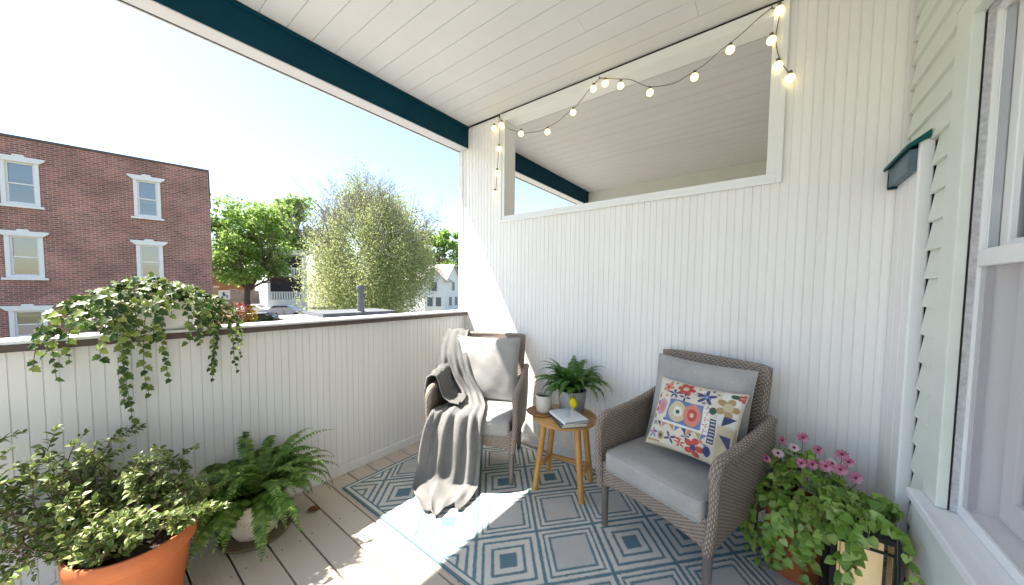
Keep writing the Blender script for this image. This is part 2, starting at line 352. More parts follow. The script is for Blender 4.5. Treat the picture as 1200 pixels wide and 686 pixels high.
# ceiling of both porches, beam, roof
b = MB(); y = YB
while y < YF:
    xj = random.uniform(.3, 2.6); b.box(.0, xj-.0006, y+.0015, y+.131-.0015, ZC, ZC+.02); b.box(xj+.0006, 2.95, y+.0015, y+.131-.0015, ZC+.0004, ZC+.02); b.box(.0, 2.95, y-.002, y+.002, ZC+.006, ZC+.02); y += .131
struct(b.build('ceiling', CEILW))
bm_ = empty('porch_beam', (-.03, -1, 2.54), 0, 'dark teal painted beam with a white underside along the open edge of the ceiling', 'beam')
b = MB(); b.box(.004, .033, YB, YF, 2.546, ZC-.001); b.box(-.088, -.066, YB, YF, 2.546, ZC-.001); loc(b, 'side_board', TEAL, bm_)
mark_bevel(loc(MB().box(.033, .043, YB, YF, ZC-.024, ZC-.001), 'top_bead', TEAL, bm_), .003)
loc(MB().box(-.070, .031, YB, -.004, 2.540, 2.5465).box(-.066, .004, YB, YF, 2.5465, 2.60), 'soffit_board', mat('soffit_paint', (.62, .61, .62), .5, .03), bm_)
loc(MB().box(-.0695, .030, .125, YF, 2.540, 2.5464), 'soffit_board', WHITE, bm_)
loc(MB().box(-.0795, -.073, YB, YF, 2.5385, 2.5455), 'edge_strip', mat('edge_strip_paint', (.05, .06, .065), .5), bm_)
loc(MB().box(-.089, -.0797, YB, YF, 2.534, 2.5457), 'edge_lip', WHITE, bm_)
rf = empty('porch_roof', (1.3, -1, 2.78), 0, 'porch roof above the board ceiling with its overhanging eave', 'roof')
loc(MB().box(-.36, 3.4, YB-.1, YF+.3, 2.775, 2.95), 'roof_deck', WHITE, rf)
loc(MB().box(-.40, -.362, YB-.1, YF+.3, 2.725, 2.96), 'fascia', WHITE, rf)
ew = tag(MB().box(-.09, 2.95, YF, YF+.12, -.2, ZC+.03).build('porch_end_wall', mat('end_wall_paint', (.72, .73, .69), .6, .03)), 'pale grey end wall of the next porch seen through the opening', 'wall')

# house wall: siding, corner panel, window
hw = empty('house_wall', (2.71, -1, 0), 0, 'pale green clapboard house wall with a tall white sash window', 'wall')
def laps(mb, y0, y1, z0, z1, ex=.1005, xw=2.712, dx=.013):
    z = z0
    while z < z1-.01:
        zt = min(z+ex+.012, z1)
        vs = [(xw-dx, y0, z), (xw-dx, y1, z), (xw+.001, y1, zt), (xw+.001, y0, zt), (xw+.012, y0, z), (xw+.012, y1, z), (xw+.012, y1, zt), (xw+.012, y0, zt)]
        mb.add(vs, [(0, 3, 2, 1), (0, 1, 5, 4), (1, 2, 6, 5), (0, 4, 7, 3)]); z += ex
b = MB(); z0 = .867-.1005*9
WY0, WY1, WZ0, WZ1 = -.465, -1.80, .60, 2.17
laps(b, -.467, -.338, .02, 1.83); laps(b, -.467, -.026, 1.83, ZC)
laps(b, WY1, WY0, WZ1, ZC); laps(b, YB, WY1, .02, ZC)
loc(b, 'siding', SIDING, hw)
b = MB(); b.box(2.727, 2.745, YB, WY1+.05, 0, ZC); b.box(2.727, 2.745, WY0-.05, YF, 0, ZC); b.box(2.727, 2.745, WY1+.05, WY0-.05, 0, WZ0-.035); b.box(2.727, 2.745, WY1+.05, WY0-.05, WZ1-.02, ZC)
loc(MB().box(2.69, 2.7268, .1205, YF-.001, .02, ZC-.001), 'far_siding', SIDING, hw)
loc(b, 'sheathing', mat('sheathing_dark', (.015, .022, .02), .9), hw)
# beadboard corner panel beside the partition with rounded edge trim
b = MB(); bead(b, (2.683, 0, 0), (0, 1, 0), (-1, 0, 0), -.283, -.0045, .0, 1.80, .09, -.09, .006, .004); b.box(2.689, 2.71, -.283, -.0045, 0, 1.80); loc(b, 'corner_panel', WALLW, hw)
mark_bevel(loc(MB().box(2.676, 2.716, -.302, -.2835, 0, 1.84), 'edge_trim', TRIMW, hw), .006, 3)
# apron, casing, sill
loc(MB().box(2.690, 2.727, WY1-.02, WY0+.03, .0, WZ0-.032), 'apron_panel', mat('apron_paint', (.70, .73, .70), .4, .03, 2, dirt=.0), hw)
win = MB().box(2.700, 2.727, WY0-.112, WY0, WZ0+.001, WZ1).box(2.700, 2.727, WY1, WY1+.112, WZ0+.001, WZ1).box(2.698, 2.727, WY1-.01, WY0+.01, WZ1, WZ1+.012).box(2.700, 2.727, WY1+.112, WY0-.112, WZ1-.075, WZ1)
win = mark_bevel(loc(win, 'window', SIDING, hw), .003)
def sub(mb, name, m, bev=0., **k):
    mb.v = [(a-hw.location.x, bb-hw.location.y, c-hw.location.z) for a, bb, c in mb.v]
    o = mb.build(name, m, win, **k)
    if bev: mark_bevel(o, bev)
    return o
loc(MB().box(2.7235, 2.7269, WY0-.1150, WY0-.1125, WZ0+.002, WZ1-.08), 'caulk_joint', DARKG, hw)
jy = WY0-.112; jy2 = WY1+.112; FX = 2.742; zt = WZ1-.075
sub(MB().box(2.7275, FX, jy-.004, jy+.002, WZ0+.001, zt).box(2.7275, FX, jy2-.002, jy2+.004, WZ0+.001, zt).box(2.7275, FX, jy2, jy, zt-.004, zt+.003), 'jamb', STUCCO)
sub(MB().box(2.664, 2.790, WY1-.05, WY0+.004, WZ0-.031, WZ0-.0005), 'sill', mat('sill_paint', (.74, .75, .76), .6, .12, 14, .3, 60, stretch=(1, .1, 1), dirt=.3, dcol=(.5, .5, .52)), .005)
f1 = MB(); a, c = jy, jy2
def frame(mb, x0, x1, ya, yb, z0, z1, ws, wb, wt):
    mb.box(x0, x1, ya-ws, ya, z0, z1); mb.box(x0, x1, yb, yb+ws, z0, z1); mb.box(x0, x1, yb+ws, ya-ws, z0, z0+wb); mb.box(x0, x1, yb+ws, ya-ws, z1-wt, z1)
frame(f1, FX, FX+.012, a, c, WZ0+.001, zt, .012, .03, .02); frame(f1, FX+.012, FX+.10, a-.008, c+.008, WZ0+.001, zt, .006, .02, .012)
sub(f1, 'frame', TRIMW, .0015)
su = MB(); frame(su, FX+.030, FX+.062, a-.024, c+.024, 1.375, zt-.014, .042, .05, .05); sub(su, 'upper_sash', TRIMW, .003)
sub(MB().box(FX+.014, FX+.029, a-.0145, a-.0225, WZ0+.03, zt-.02), 'track', mat('track_metal', (.42, .44, .47), .4))
sl = MB(); frame(sl, FX+.066, FX+.095, a-.03, c+.03, WZ0+.03, 1.37, .06, .075, .045); sub(sl, 'lower_sash', TRIMW, .003)
sub(MB().box(FX-.003, FX+.026, c+.0125, a-.0125, 1.355, 1.405), 'meeting_rail', TRIMW, .004)
sub(MB().box(FX+.044, FX+.046, c+.05, a-.05, 1.42, zt-.06), 'upper_pane', GLASS); sub(MB().box(FX+.079, FX+.081, c+.07, a-.07, WZ0+.1, 1.34), 'lower_pane', GLASS)
ms, ntS, bS = newmat('insect_screen'); tS = nd(ntS, 'ShaderNodeBsdfTransparent'); mS = nd(ntS, 'ShaderNodeMixShader'); mS.inputs[0].default_value = .24
bS.inputs['Base Color'].default_value = (.66, .60, .64, 1); lk(ntS, tS.outputs[0], mS.inputs[1]); lk(ntS, bS.outputs[0], mS.inputs[2]); lk(ntS, mS.outputs[0], ntS.nodes['Material Output'].inputs[0])
sub(MB().box(FX+.006, FX+.0068, c+.0125, a-.0125, WZ0+.032, 1.354), 'insect_screen', ms)
cu = MB()
def curt(u, v):
    yy = a+.03+(c-a-.06)*u; return (2.885+.024*math.sin(u*46)+.012*math.sin(u*101+1), yy, .3+v*2.0)
cu.sheet(curt, 160, 4, .002); sub(cu, 'curtain', mat('curtain_cloth', (.80, .76, .78), .9, .04), smooth=True)
rm = MB(); rm.box(2.745, 4.6, -2.95, -2.87, 0, 2.6).box(2.745, 4.6, .3, .38, 0, 2.6).box(4.6, 4.68, -2.95, .38, 0, 2.6).box(2.745, 4.68, -2.95, .38, 2.6, 2.66).box(2.745, 4.68, -2.95, .38, -.06, 0)
loc(rm, 'room_shell', mat('room_paint', (.52, .47, .38), .8), hw)
# teal ledge cap on the corner panel
br = empty('wall_ledge', (2.66, -.15, 1.8), 0, 'small dark teal ledge cap on top of the narrow white corner panel', 'ledge')
b = MB(); vs = [(2.640, -.318, 1.822), (2.640, -.004, 1.822), (2.700, -.004, 1.868), (2.700, -.318, 1.868), (2.640, -.318, 1.808), (2.640, -.004, 1.808), (2.700, -.004, 1.842), (2.700, -.318, 1.842)]
b.add(vs, [(0, 3, 2, 1), (4, 5, 6, 7), (0, 1, 5, 4), (1, 2, 6, 5), (2, 3, 7, 6), (3, 0, 4, 7)]); mark_bevel(loc(b, 'top_board', mat('green_teal_paint', (.003, .085, .085), .6, .15, 12, spec=.2), br), .003)
loc(MB().box(2.655, 2.6825, -.282, -.005, 1.735, 1.813), 'face_board', mat('ledge_grey_teal', (.10, .16, .20), .5, .3, 8), br)
loc(MB().box(2.655, 2.6822, -.026, -.0045, 1.728, 1.7345).box(2.6545, 2.66, -.0255, -.0046, 1.735, 1.8), 'end_block', TEAL, br)
exec_parts = []

# ================================================================ RUG
def make_rug():
    x0, x1, y0, y1 = .175, 2.50, -1.243, -.055
    LX, LY, ox, oy = .207, .237, 1.345, -1.03
    bm = bmesh.new(); lay = bm.faces.layers.float.new('core'); uvl = bm.loops.layers.uv.new('UVMap')
    vs = {}
    for i in range(-14, 15):
        for j in range(-14, 15):
            cx, cy = ox+(i-j)*LX, oy+(i+j)*LY
            if not (x0-LX < cx < x1+LX and y0-LY < cy < y1+LY): continue
            s_, d_ = i+j, i-j
            core = s_ % 2 == 0 if s_ % 4 == 0 else (s_ % 4 == 2 and d_ % 4 == 2) or (s_ % 4 == 3 and d_ % 4 == 3)
            q = [bm.verts.new((cx+a*LX, cy+bb*LY, .009)) for a, bb in ((0, -1), (1, 0), (0, 1), (-1, 0))]
            f = bm.faces.new(q); f[lay] = 1.0 if core else 0.0
            for l, c in zip(f.loops, ((-1, -1), (1, -1), (1, 1), (-1, 1))): l[uvl].uv = c
    for co_, no in (((x0, 0, 0), (-1, 0, 0)), ((x1, 0, 0), (1, 0, 0)), ((0, y0, 0), (0, -1, 0)), ((0, y1, 0), (0, 1, 0))):
        bmesh.ops.bisect_plane(bm, geom=bm.verts[:]+bm.edges[:]+bm.faces[:], plane_co=co_, plane_no=no, clear_outer=True)
    me = bpy.data.meshes.new('rug'); bm.to_mesh(me); bm.free()
    m, nt, b = newmat('rug_weave')
    uv = nd(nt, 'ShaderNodeUVMap'); tc = nd(nt, 'ShaderNodeTexCoord'); sp = nd(nt, 'ShaderNodeSeparateXYZ')
    nz = nd(nt, 'ShaderNodeTexNoise', Scale=60.0, Detail=2.0); lk(nt, tc.outputs['Object'], nz.inputs['Vector'])
    vm = nd(nt, 'ShaderNodeVectorMath', _operation='MULTIPLY_ADD'); lk(nt, nz.outputs['Color'], vm.inputs[0]); vm.inputs[1].default_value = (.05, .05, 0); lk(nt, uv.outputs[0], vm.inputs[2])
    lk(nt, vm.outputs[0], sp.inputs[0])
    def M(op, a, bb=None, c=None):
        n = nd(nt, 'ShaderNodeMath', _operation=op)
        for i, x in enumerate((a, bb, c)):
            if x is None: continue
            if isinstance(x, (int, float)): n.inputs[i].default_value = x
            else: lk(nt, x, n.inputs[i])
        return n.outputs[0]
    d = M('MAXIMUM', M('ABSOLUTE', M('SUBTRACT', sp.outputs[0], .025)), M('ABSOLUTE', M('SUBTRACT', sp.outputs[1], .025)))
    nf = nd(nt, 'ShaderNodeTexNoise', Scale=210.0, Detail=1.0); lk(nt, tc.outputs['Object'], nf.inputs['Vector'])
    d = M('ADD', d, M('MULTIPLY', M('SUBTRACT', nf.outputs['Fac'], .5), .13))
    def band(c, hw): return M('LESS_THAN', M('ABSOLUTE', M('SUBTRACT', d, c)), hw)
    common = M('GREATER_THAN', d, .945)
    at_ = nd(nt, 'ShaderNodeAttribute', _attribute_name='core')
    core = M('MAXIMUM', M('LESS_THAN', d, .26), M('MAXIMUM', band(.475, .045), band(.755, .045)))
    line = M('MAXIMUM', common, M('MULTIPLY', core, at_.outputs['Fac']))
    line = M('MAXIMUM', line, M('MULTIPLY', M('MAXIMUM', band(.81, .036), band(.625, .04)), M('SUBTRACT', 1.0, at_.outputs['Fac'])))
    grey = M('MULTIPLY', M('LESS_THAN', d, .585), M('SUBTRACT', 1.0, at_.outputs['Fac']))
    # border along the edges, in rug coordinates
    so_ = nd(nt, 'ShaderNodeSeparateXYZ'); lk(nt, tc.outputs['Object'], so_.inputs[0])
    ex = M('MINIMUM', M('SUBTRACT', so_.outputs[0], x0), M('SUBTRACT', x1, so_.outputs[0])); ey = M('MINIMUM', M('SUBTRACT', so_.outputs[1], y0), M('SUBTRACT', y1, so_.outputs[1]))
    e = M('MINIMUM', ex, ey)
    bl = M('LESS_THAN', M('ABSOLUTE', M('SUBTRACT', e, .006)), .007)
    inb = M('LESS_THAN', e, .040)
    bl = M('MAXIMUM', bl, M('LESS_THAN', M('ABSOLUTE', M('SUBTRACT', e, .036)), .0045))
    line = M('ADD', M('MULTIPLY', line, M('SUBTRACT', 1.0, inb)), bl)
    n2 = nd(nt, 'ShaderNodeTexNoise', Scale=330.0, Detail=2.0); lk(nt, tc.outputs['Object'], n2.inputs['Vector'])
    n3 = nd(nt, 'ShaderNodeTexNoise', Scale=5.0, Detail=4.0); lk(nt, tc.outputs['Object'], n3.inputs['Vector'])
    base = nd(nt, 'ShaderNodeMix', _data_type='RGBA'); lk(nt, grey, base.inputs['Factor']); base.inputs[6].default_value = (.62, .605, .55, 1); base.inputs[7].default_value = (.50, .50, .48, 1)
    teal = nd(nt, 'ShaderNodeMix', _data_type='RGBA'); lk(nt, n2.outputs['Fac'], teal.inputs['Factor']); teal.inputs[6].default_value = (.065, .14, .18, 1); teal.inputs[7].default_value = (.19, .29, .33, 1)
    mx = nd(nt, 'ShaderNodeMix', _data_type='RGBA'); lk(nt, line, mx.inputs['Factor']); lk(nt, base.outputs[2], mx.inputs[6]); lk(nt, teal.outputs[2], mx.inputs[7])
    vr = M('ADD', M('MULTIPLY', n2.outputs['Fac'], 1.0), M('ADD', M('MULTIPLY', n3.outputs['Fac'], .35), .33))
    ml = nd(nt, 'ShaderNodeMix', _data_type='RGBA', _blend_type='MULTIPLY'); ml.inputs['Factor'].default_value = 1; lk(nt, mx.outputs[2], ml.inputs[6]); lk(nt, vr, ml.inputs[7])
    lk(nt, ml.outputs[2], b.inputs['Base Color']); b.inputs['Roughness'].default_value = .95; b.inputs['Specular IOR Level'].default_value = .1
    bp = nd(nt, 'ShaderNodeBump', Strength=.5, Distance=.004); lk(nt, n2.outputs['Fac'], bp.inputs['Height']); lk(nt, bp.outputs[0], b.inputs['Normal'])
    me.materials.append(m); o = bpy.data.objects.new('rug', me); COL.objects.link(o)
    tag(o, 'flat woven rug with blue diamond pattern lying on the deck under the chairs', 'rug')
    e = MB(); e.box(x0+.001, x1-.001, y0+.001, y1-.001, .0008, .0085); e.build('edge_binding', mat('rug_edge', (.10, .14, .16), .9, .3, 80), o)
make_rug()

# ================================================================ ARMCHAIRS
WICK = wickermat('grey_brown_wicker', (.45, .36, .30), (.13, .10, .08))
LEGM = mat('chair_leg_resin', (.16, .135, .125), .5, .12, 30, .2, 120)
SEATF = fabricmat('grey_cushion_fabric', (.375, .362, .35), bump2=.03)
def pillow(mb, w, h, t, M, n=28, sag=0., seed=0, wk=1., pinch=.10):
    rs = np.random.default_rng(seed); ph = rs.uniform(0, 6, 8)
    def P3(u, v, s):
        a, b = 2*u-1, 2*v-1
        e = max(0, (1-abs(a)**2.6))*max(0, (1-abs(b)**2.6)); zz = s*(t/2)*(e**.5)
        wr = .010*(math.sin(5*a+3*b+ph[0])*math.sin(4*b-2*a+ph[1]))+.005*math.sin(11*a+ph[2]+4*b)*math.sin(9*b+ph[3])
        zz += wk*wr*min(1, e*2)*t/.12
        k = 1-pinch*(1-abs(b)**2)*abs(a)**4*.5; l = 1-pinch*(1-abs(a)**2)*abs(b)**4*.5
        return M @ Vector((a*w/2*k, b*h/2*l-sag*(1-a*a)*max(0, b), zz))
    for s in (1, -1):
        vs = [tuple(P3(i/n, j/n, s)) for j in range(n+1) for i in range(n+1)]; uv = [(i/n, j/n) for j in range(n+1) for i in range(n+1)]
        fs = [(j*(n+1)+i, j*(n+1)+i+1, (j+1)*(n+1)+i+1, (j+1)*(n+1)+i) for j in range(n) for i in range(n)]
        if s < 0: fs = [f[::-1] for f in fs]
        mb.add(vs, fs, uv)
    # piping seam round the edge
    ring = [P3(i/n, 0, 0) for i in range(n+1)]+[P3(1, j/n, 0) for j in range(1, n+1)]+[P3(i/n, 1, 0) for i in range(n-1, -1, -1)]+[P3(0, j/n, 0) for j in range(n-1, -1, -1)]
    mb.tube(ring, .0035, 6, False)
def make_chair():
    c = empty('wicker_armchair')
    for s in (-1, 1):
        MB().tube([(s*.262, -.262, 0), (s*.262, -.262, .02), (s*.266, -.264, .36)], [.0150, .0165, .021], 14).build('leg', LEGM, c, True)
        MB().tube([(s*.236, .235, 0), (s*.240, .225, .02), (s*.25, .20, .34)], [.0150, .0165, .020], 14).build('leg', LEGM, c, True)
    for s in (-1, 1):
        def arm(u, v, s=s):
            yy = -.285+.53*u; zb = .225+.03*math.sin(PI*u); zt_ = .595+.065*u**1.3-.012*math.sin(PI*u)
            if u < .10: zt_ -= .045*(1-math.sqrt(max(0, 1-(1-u/.10)**2)))
            return (s*(.272+.018*v+.008*math.sin(PI*v)), yy, zb+(zt_-zb)*v)
        a = MB(); a.sheet(arm, 26, 14, .030, .53, .38)
        top = [arm(0, v/8) for v in range(0, 8)]+[arm(u/24, 1) for u in range(0, 25)]
        a.tube([(p[0], p[1]-.004, p[2]) for p in top], [.019]*8+[.023]*25, 12)
        a.build('arm_panel', WICK, c, 60)
    def bk(u, v):
        a = 2*u-1; return (a*(.243+.022*v), .185+.105*v-.035*a*a+.012*math.sin(PI*v), .24+.655*v)
    b = MB(); b.sheet(bk, 22, 18, .030, .5, .62)
    b.tube([bk(0, v/14) for v in range(15)]+[bk(u/20, 1) for u in range(1, 20)]+[bk(1, 1-v/14) for v in range(15)], .0165, 10)
    b.build('backrest', WICK, c, 60)
    def sk(u, v):
        a = 2*u-1; zb = .232+.030*(1-a*a)**.8*1.0; return (a*.262, -.275, zb+(.352-zb)*v)
    f = MB(); f.sheet(sk, 22, 6, .022, .52, .12); f.tube([sk(u/20, 1) for u in range(21)], .010, 8); f.tube([sk(u/20, 0) for u in range(21)], .009, 8); f.build('front_skirt', WICK, c, 60)
    MB().box(-.262, .262, -.262, .22, .285, .318).build('seat_base', WICK, c)
    sb = MB(); sb.rbox(.505, .50, .105, .028, 16, .012, c=(0, -.045, .374))
    for zz in (.420, .330):
        hx, hy, rr = .2475, .245, .028; ring = []
        for cx_, cy_, a0 in ((hx-rr, hy-rr, 0), (-(hx-rr), hy-rr, 90), (-(hx-rr), -(hy-rr), 180), (hx-rr, -(hy-rr), 270)):
            for q_ in range(6): a_ = R(a0+q_*18); ring.append((cx_+rr*math.cos(a_), -.045+cy_+rr*math.sin(a_), zz+.0012*math.sin(len(ring)*2.1)))
        sb.tube(ring+[ring[0]], .0042, 6, False)
    so2 = sb.build('seat_cushion', SEATF, c, True)
    rsx = np.random.default_rng(2)
    for v in so2.data.vertices:
        x, y, z = v.co
        if z > .40: v.co.z += .0035*math.sin(13*x+5*y)*math.sin(9*y-4*x+1)+.0018*math.sin(31*x+17*y)*math.sin(23*y)-.006*math.exp(-((x-.02)**2+(y+.02)**2)/.02)
    return c
BACKM = Matrix.Translation((0, .118, .655)) @ Matrix.Rotation(R(90-13), 4, 'X')
ch = make_chair()
q = MB(); pillow(q, .50, .48, .125, BACKM, seed=3, wk=.35); q.build('back_cushion', SEATF, ch, 70)
def copy_tree(o, parent=None):
    c = o.copy(); COL.objects.link(c); c.parent = parent
    for k in list(o.children): copy_tree(k, c)
    return c
ch2 = copy_tree(ch)
for o, (x, y, a), l in ((ch, (.632, -.442, 28), 'grey-brown wicker armchair draped with a grey knitted throw, in the corner by the railing'),
                        (ch2, (1.94, -.365, -19), 'grey-brown wicker armchair holding the colourful folk-print pillow, beside the flowers')):
    o.location = (x, y, 0.009); o.rotation_euler.z = R(a); tag(o, l, 'armchair', 'pair of wicker armchairs on the rug')

# throw on the corner chair
def make_throw():
    KN = fabricmat('grey_knit', (.255, .25, .246), scale=230, var=.35, bump=.8)
    nt_ = KN.node_tree; uvn = nd(nt_, 'ShaderNodeUVMap'); bsd = nt_.nodes['Principled BSDF']; spx = nd(nt_, 'ShaderNodeSeparateXYZ'); lk(nt_, uvn.outputs[0], spx.inputs[0])
    def M_(op, a, b_=None):
        n = nd(nt_, 'ShaderNodeMath', _operation=op)
        for i_, x_ in enumerate((a, b_)):
            if x_ is None: continue
            if isinstance(x_, (int, float)): n.inputs[i_].default_value = x_
            else: lk(nt_, x_, n.inputs[i_])
        return n.outputs[0]
    kn = M_('MULTIPLY', M_('SINE', M_('MULTIPLY', spx.outputs[0], 2*PI/.0095)), M_('SINE', M_('MULTIPLY', spx.outputs[1], 2*PI/.013)))
    kb = nd(nt_, 'ShaderNodeBump', Strength=.75, Distance=.006); lk(nt_, kn, kb.inputs['Height']); lk(nt_, bsd.inputs['Normal'].links[0].from_socket, kb.inputs['Normal']); lk(nt_, kb.outputs[0], bsd.inputs['Normal'])
    km = nd(nt_, 'ShaderNodeMix', _data_type='RGBA', _blend_type='MULTIPLY'); km.inputs['Factor'].default_value = 1; lk(nt_, bsd.inputs['Base Color'].links[0].from_socket, km.inputs[6]); lk(nt_, M_('ADD', M_('MULTIPLY', kn, .28), 1.), km.inputs[7]); lk(nt_, km.outputs[2], bsd.inputs['Base Color'])
    path = [(.340, .64, -.37, -.20), (.338, .80, -.37, -.20), (.325, .895, -.365, -.195), (.290, .922, -.36, -.19), (.225, .905, -.36, -.18), (.150, .845, -.37, -.165), (.085, .74, -.37, -.135), (.045, .61, -.335, -.085),
            (.0, .505, -.25, -.01), (-.10, .458, -.225, .045), (-.24, .456, -.23, .075), (-.312, .445, -.255, .085), (-.344, .36, -.29, .09), (-.354, .22, -.32, .088), (-.362, .09, -.34, .082), (-.385, .030, -.35, .08), (-.44, .014, -.335, .07), (-.51, .013, -.28, .055), (-.60, .012, -.19, .02)]
    pt = np.array(path); cum = np.concatenate([[0], np.cumsum(np.linalg.norm(np.diff(pt[:, :2], axis=0), axis=1))]); cum /= cum[-1]
    NT, NS = 150, 110; ts = np.linspace(0, 1, NT+1)
    def cr(t, k):
        i = min(len(cum)-2, max(0, int(np.searchsorted(cum, t)-1))); h = cum[i+1]-cum[i]; x = (t-cum[i])/h
        def sl(j): j0, j1 = max(j-1, 0), min(j+1, len(cum)-1); return (pt[j1, k]-pt[j0, k])/(cum[j1]-cum[j0])
        a, b_, m0, m1 = pt[i, k], pt[i+1, k], sl(i)*h*.8, sl(i+1)*h*.8
        return (2*x**3-3*x*x+1)*a+(x**3-2*x*x+x)*m0+(-2*x**3+3*x*x)*b_+(x**3-x*x)*m1
    Pc = np.array([[cr(t, k) for k in range(4)] for t in ts])
    tan = np.gradient(Pc[:, :2], axis=0); tan = nrm(tan); no = np.stack([tan[:, 1], -tan[:, 0]], 1)   # outward normal in (y, z)
    no = -no if no[75, 1] < 0 else no
    G = np.zeros((NT+1, NS+1, 3))
    for i, t in enumerate(ts):
        yy, zz, xl, xr = Pc[i]
        fl_ = max(0, min(1, (t-.55)/.12)); floor_ = max(0, min(1, (t-.84)/.06)); seat = math.exp(-((t-.44)/.10)**2); bk_ = max(0, 1-abs(t-.2)/.18)
        for j in range(NS+1):
            s = j/NS
            fold = fl_*(1-floor_)*(.015*math.sin(2*PI*(4.1*s**1.15+.13*math.sin(4*t+2*s))+.7)+.008*math.sin(2*PI*(7.6*s-.25*t)+1.9)*(.5+.5*math.sin(5*s+3))+.004*math.sin(2*PI*(9*s+.4*math.sin(6*t)))*math.sin(3*s+7*t))
            fold += seat*(.014*math.sin(2*PI*(2.6*s+1.9*t)+1)+.010*math.sin(2*PI*(5.5*s-2.3*t)))
            fold += bk_*(.006*math.sin(2*PI*(1.4*s+.9*t)+2.2)+.0035*math.sin(2*PI*(3.3*s-1.2*t)+1))
            fold += .003*math.sin(17*s+31*t)*math.sin(23*t-5*s)
            hem = floor_*(.014*max(0, math.sin(2*PI*(2.3*s+1.4*t)+.4))**2+.007*(1+math.sin(2*PI*(3.7*s-2*t))*math.sin(40*t)))
            dy = floor_*(.045*math.sin(2*PI*.9*s-.3)+.02*math.sin(2*PI*2.2*s+1))*(t-.84)/.16
            x = xl+(xr-xl)*s + .006*math.sin(2*PI*(3.6*s)+9*t)*fl_
            dn = fold+.004*max(0, t>.0)
            a = np.array([x, yy+no[i, 0]*dn-dy*1.0, max(.008, zz+no[i, 1]*dn+hem)])
            if t > .5 and a[1] > -.292 and a[2] < .43: a[1] = -.300
            G[i, j] = a
    def surf(mb, G, th):
        A, B = G.shape[:2]
        def F(u, v): return tuple(G[int(round(v*(A-1))), int(round(u*(B-1)))])
        mb.sheet(F, B-1, A-1, th, .4, 1.6)
    o = MB(); surf(o, G, .006)
    # second fold: over the chair arm, hanging outside
    ap = np.array([(-.10, .478), (-.17, .482), (-.222, .515), (-.246, .575), (-.256, .625), (-.276, .658), (-.305, .664), (-.332, .645), (-.343, .59), (-.346, .52), (-.350, .45), (-.352, .40)])
    cm = np.concatenate([[0], np.cumsum(np.linalg.norm(np.diff(ap, axis=0), axis=1))]); cm /= cm[-1]
    A, B = 60, 34; G2 = np.zeros((A+1, B+1, 3))
    for i in range(A+1):
        t = i/A; x = np.interp(t, cm, ap[:, 0]); z = np.interp(t, cm, ap[:, 1]); on = max(0, min(1, (t-.2)/.3))
        for j in range(B+1):
            s = j/B; y0_, y1_ = (-.23+.03*on, .13-.05*on); yy = y0_+(y1_-y0_)*s
            f = .011*math.sin(2*PI*(2.4*s+.5*t)+.6)+.006*math.sin(2*PI*(5*s-.9*t))
            arm_rise = .03*s*(t > .4)*min(1, (t-.4)*5)
            G2[i, j] = (x-(f if t > .72 else f*.3), yy+.02*math.sin(7*t), z+abs(f)*(1 if t < .75 else .1)+.004+arm_rise*(1-max(0, (t-.8)/.2)) - (.03*s if t > .9 else 0))
    surf(o, G2, .006)
    ob = o.build('throw_blanket', KN, None, True); ob.location = (.632, -.442, .009); ob.rotation_euler.z = R(28)
    tag(ob, 'grey knitted throw draped over the corner armchair and trailing on the rug', 'throw')
make_throw()

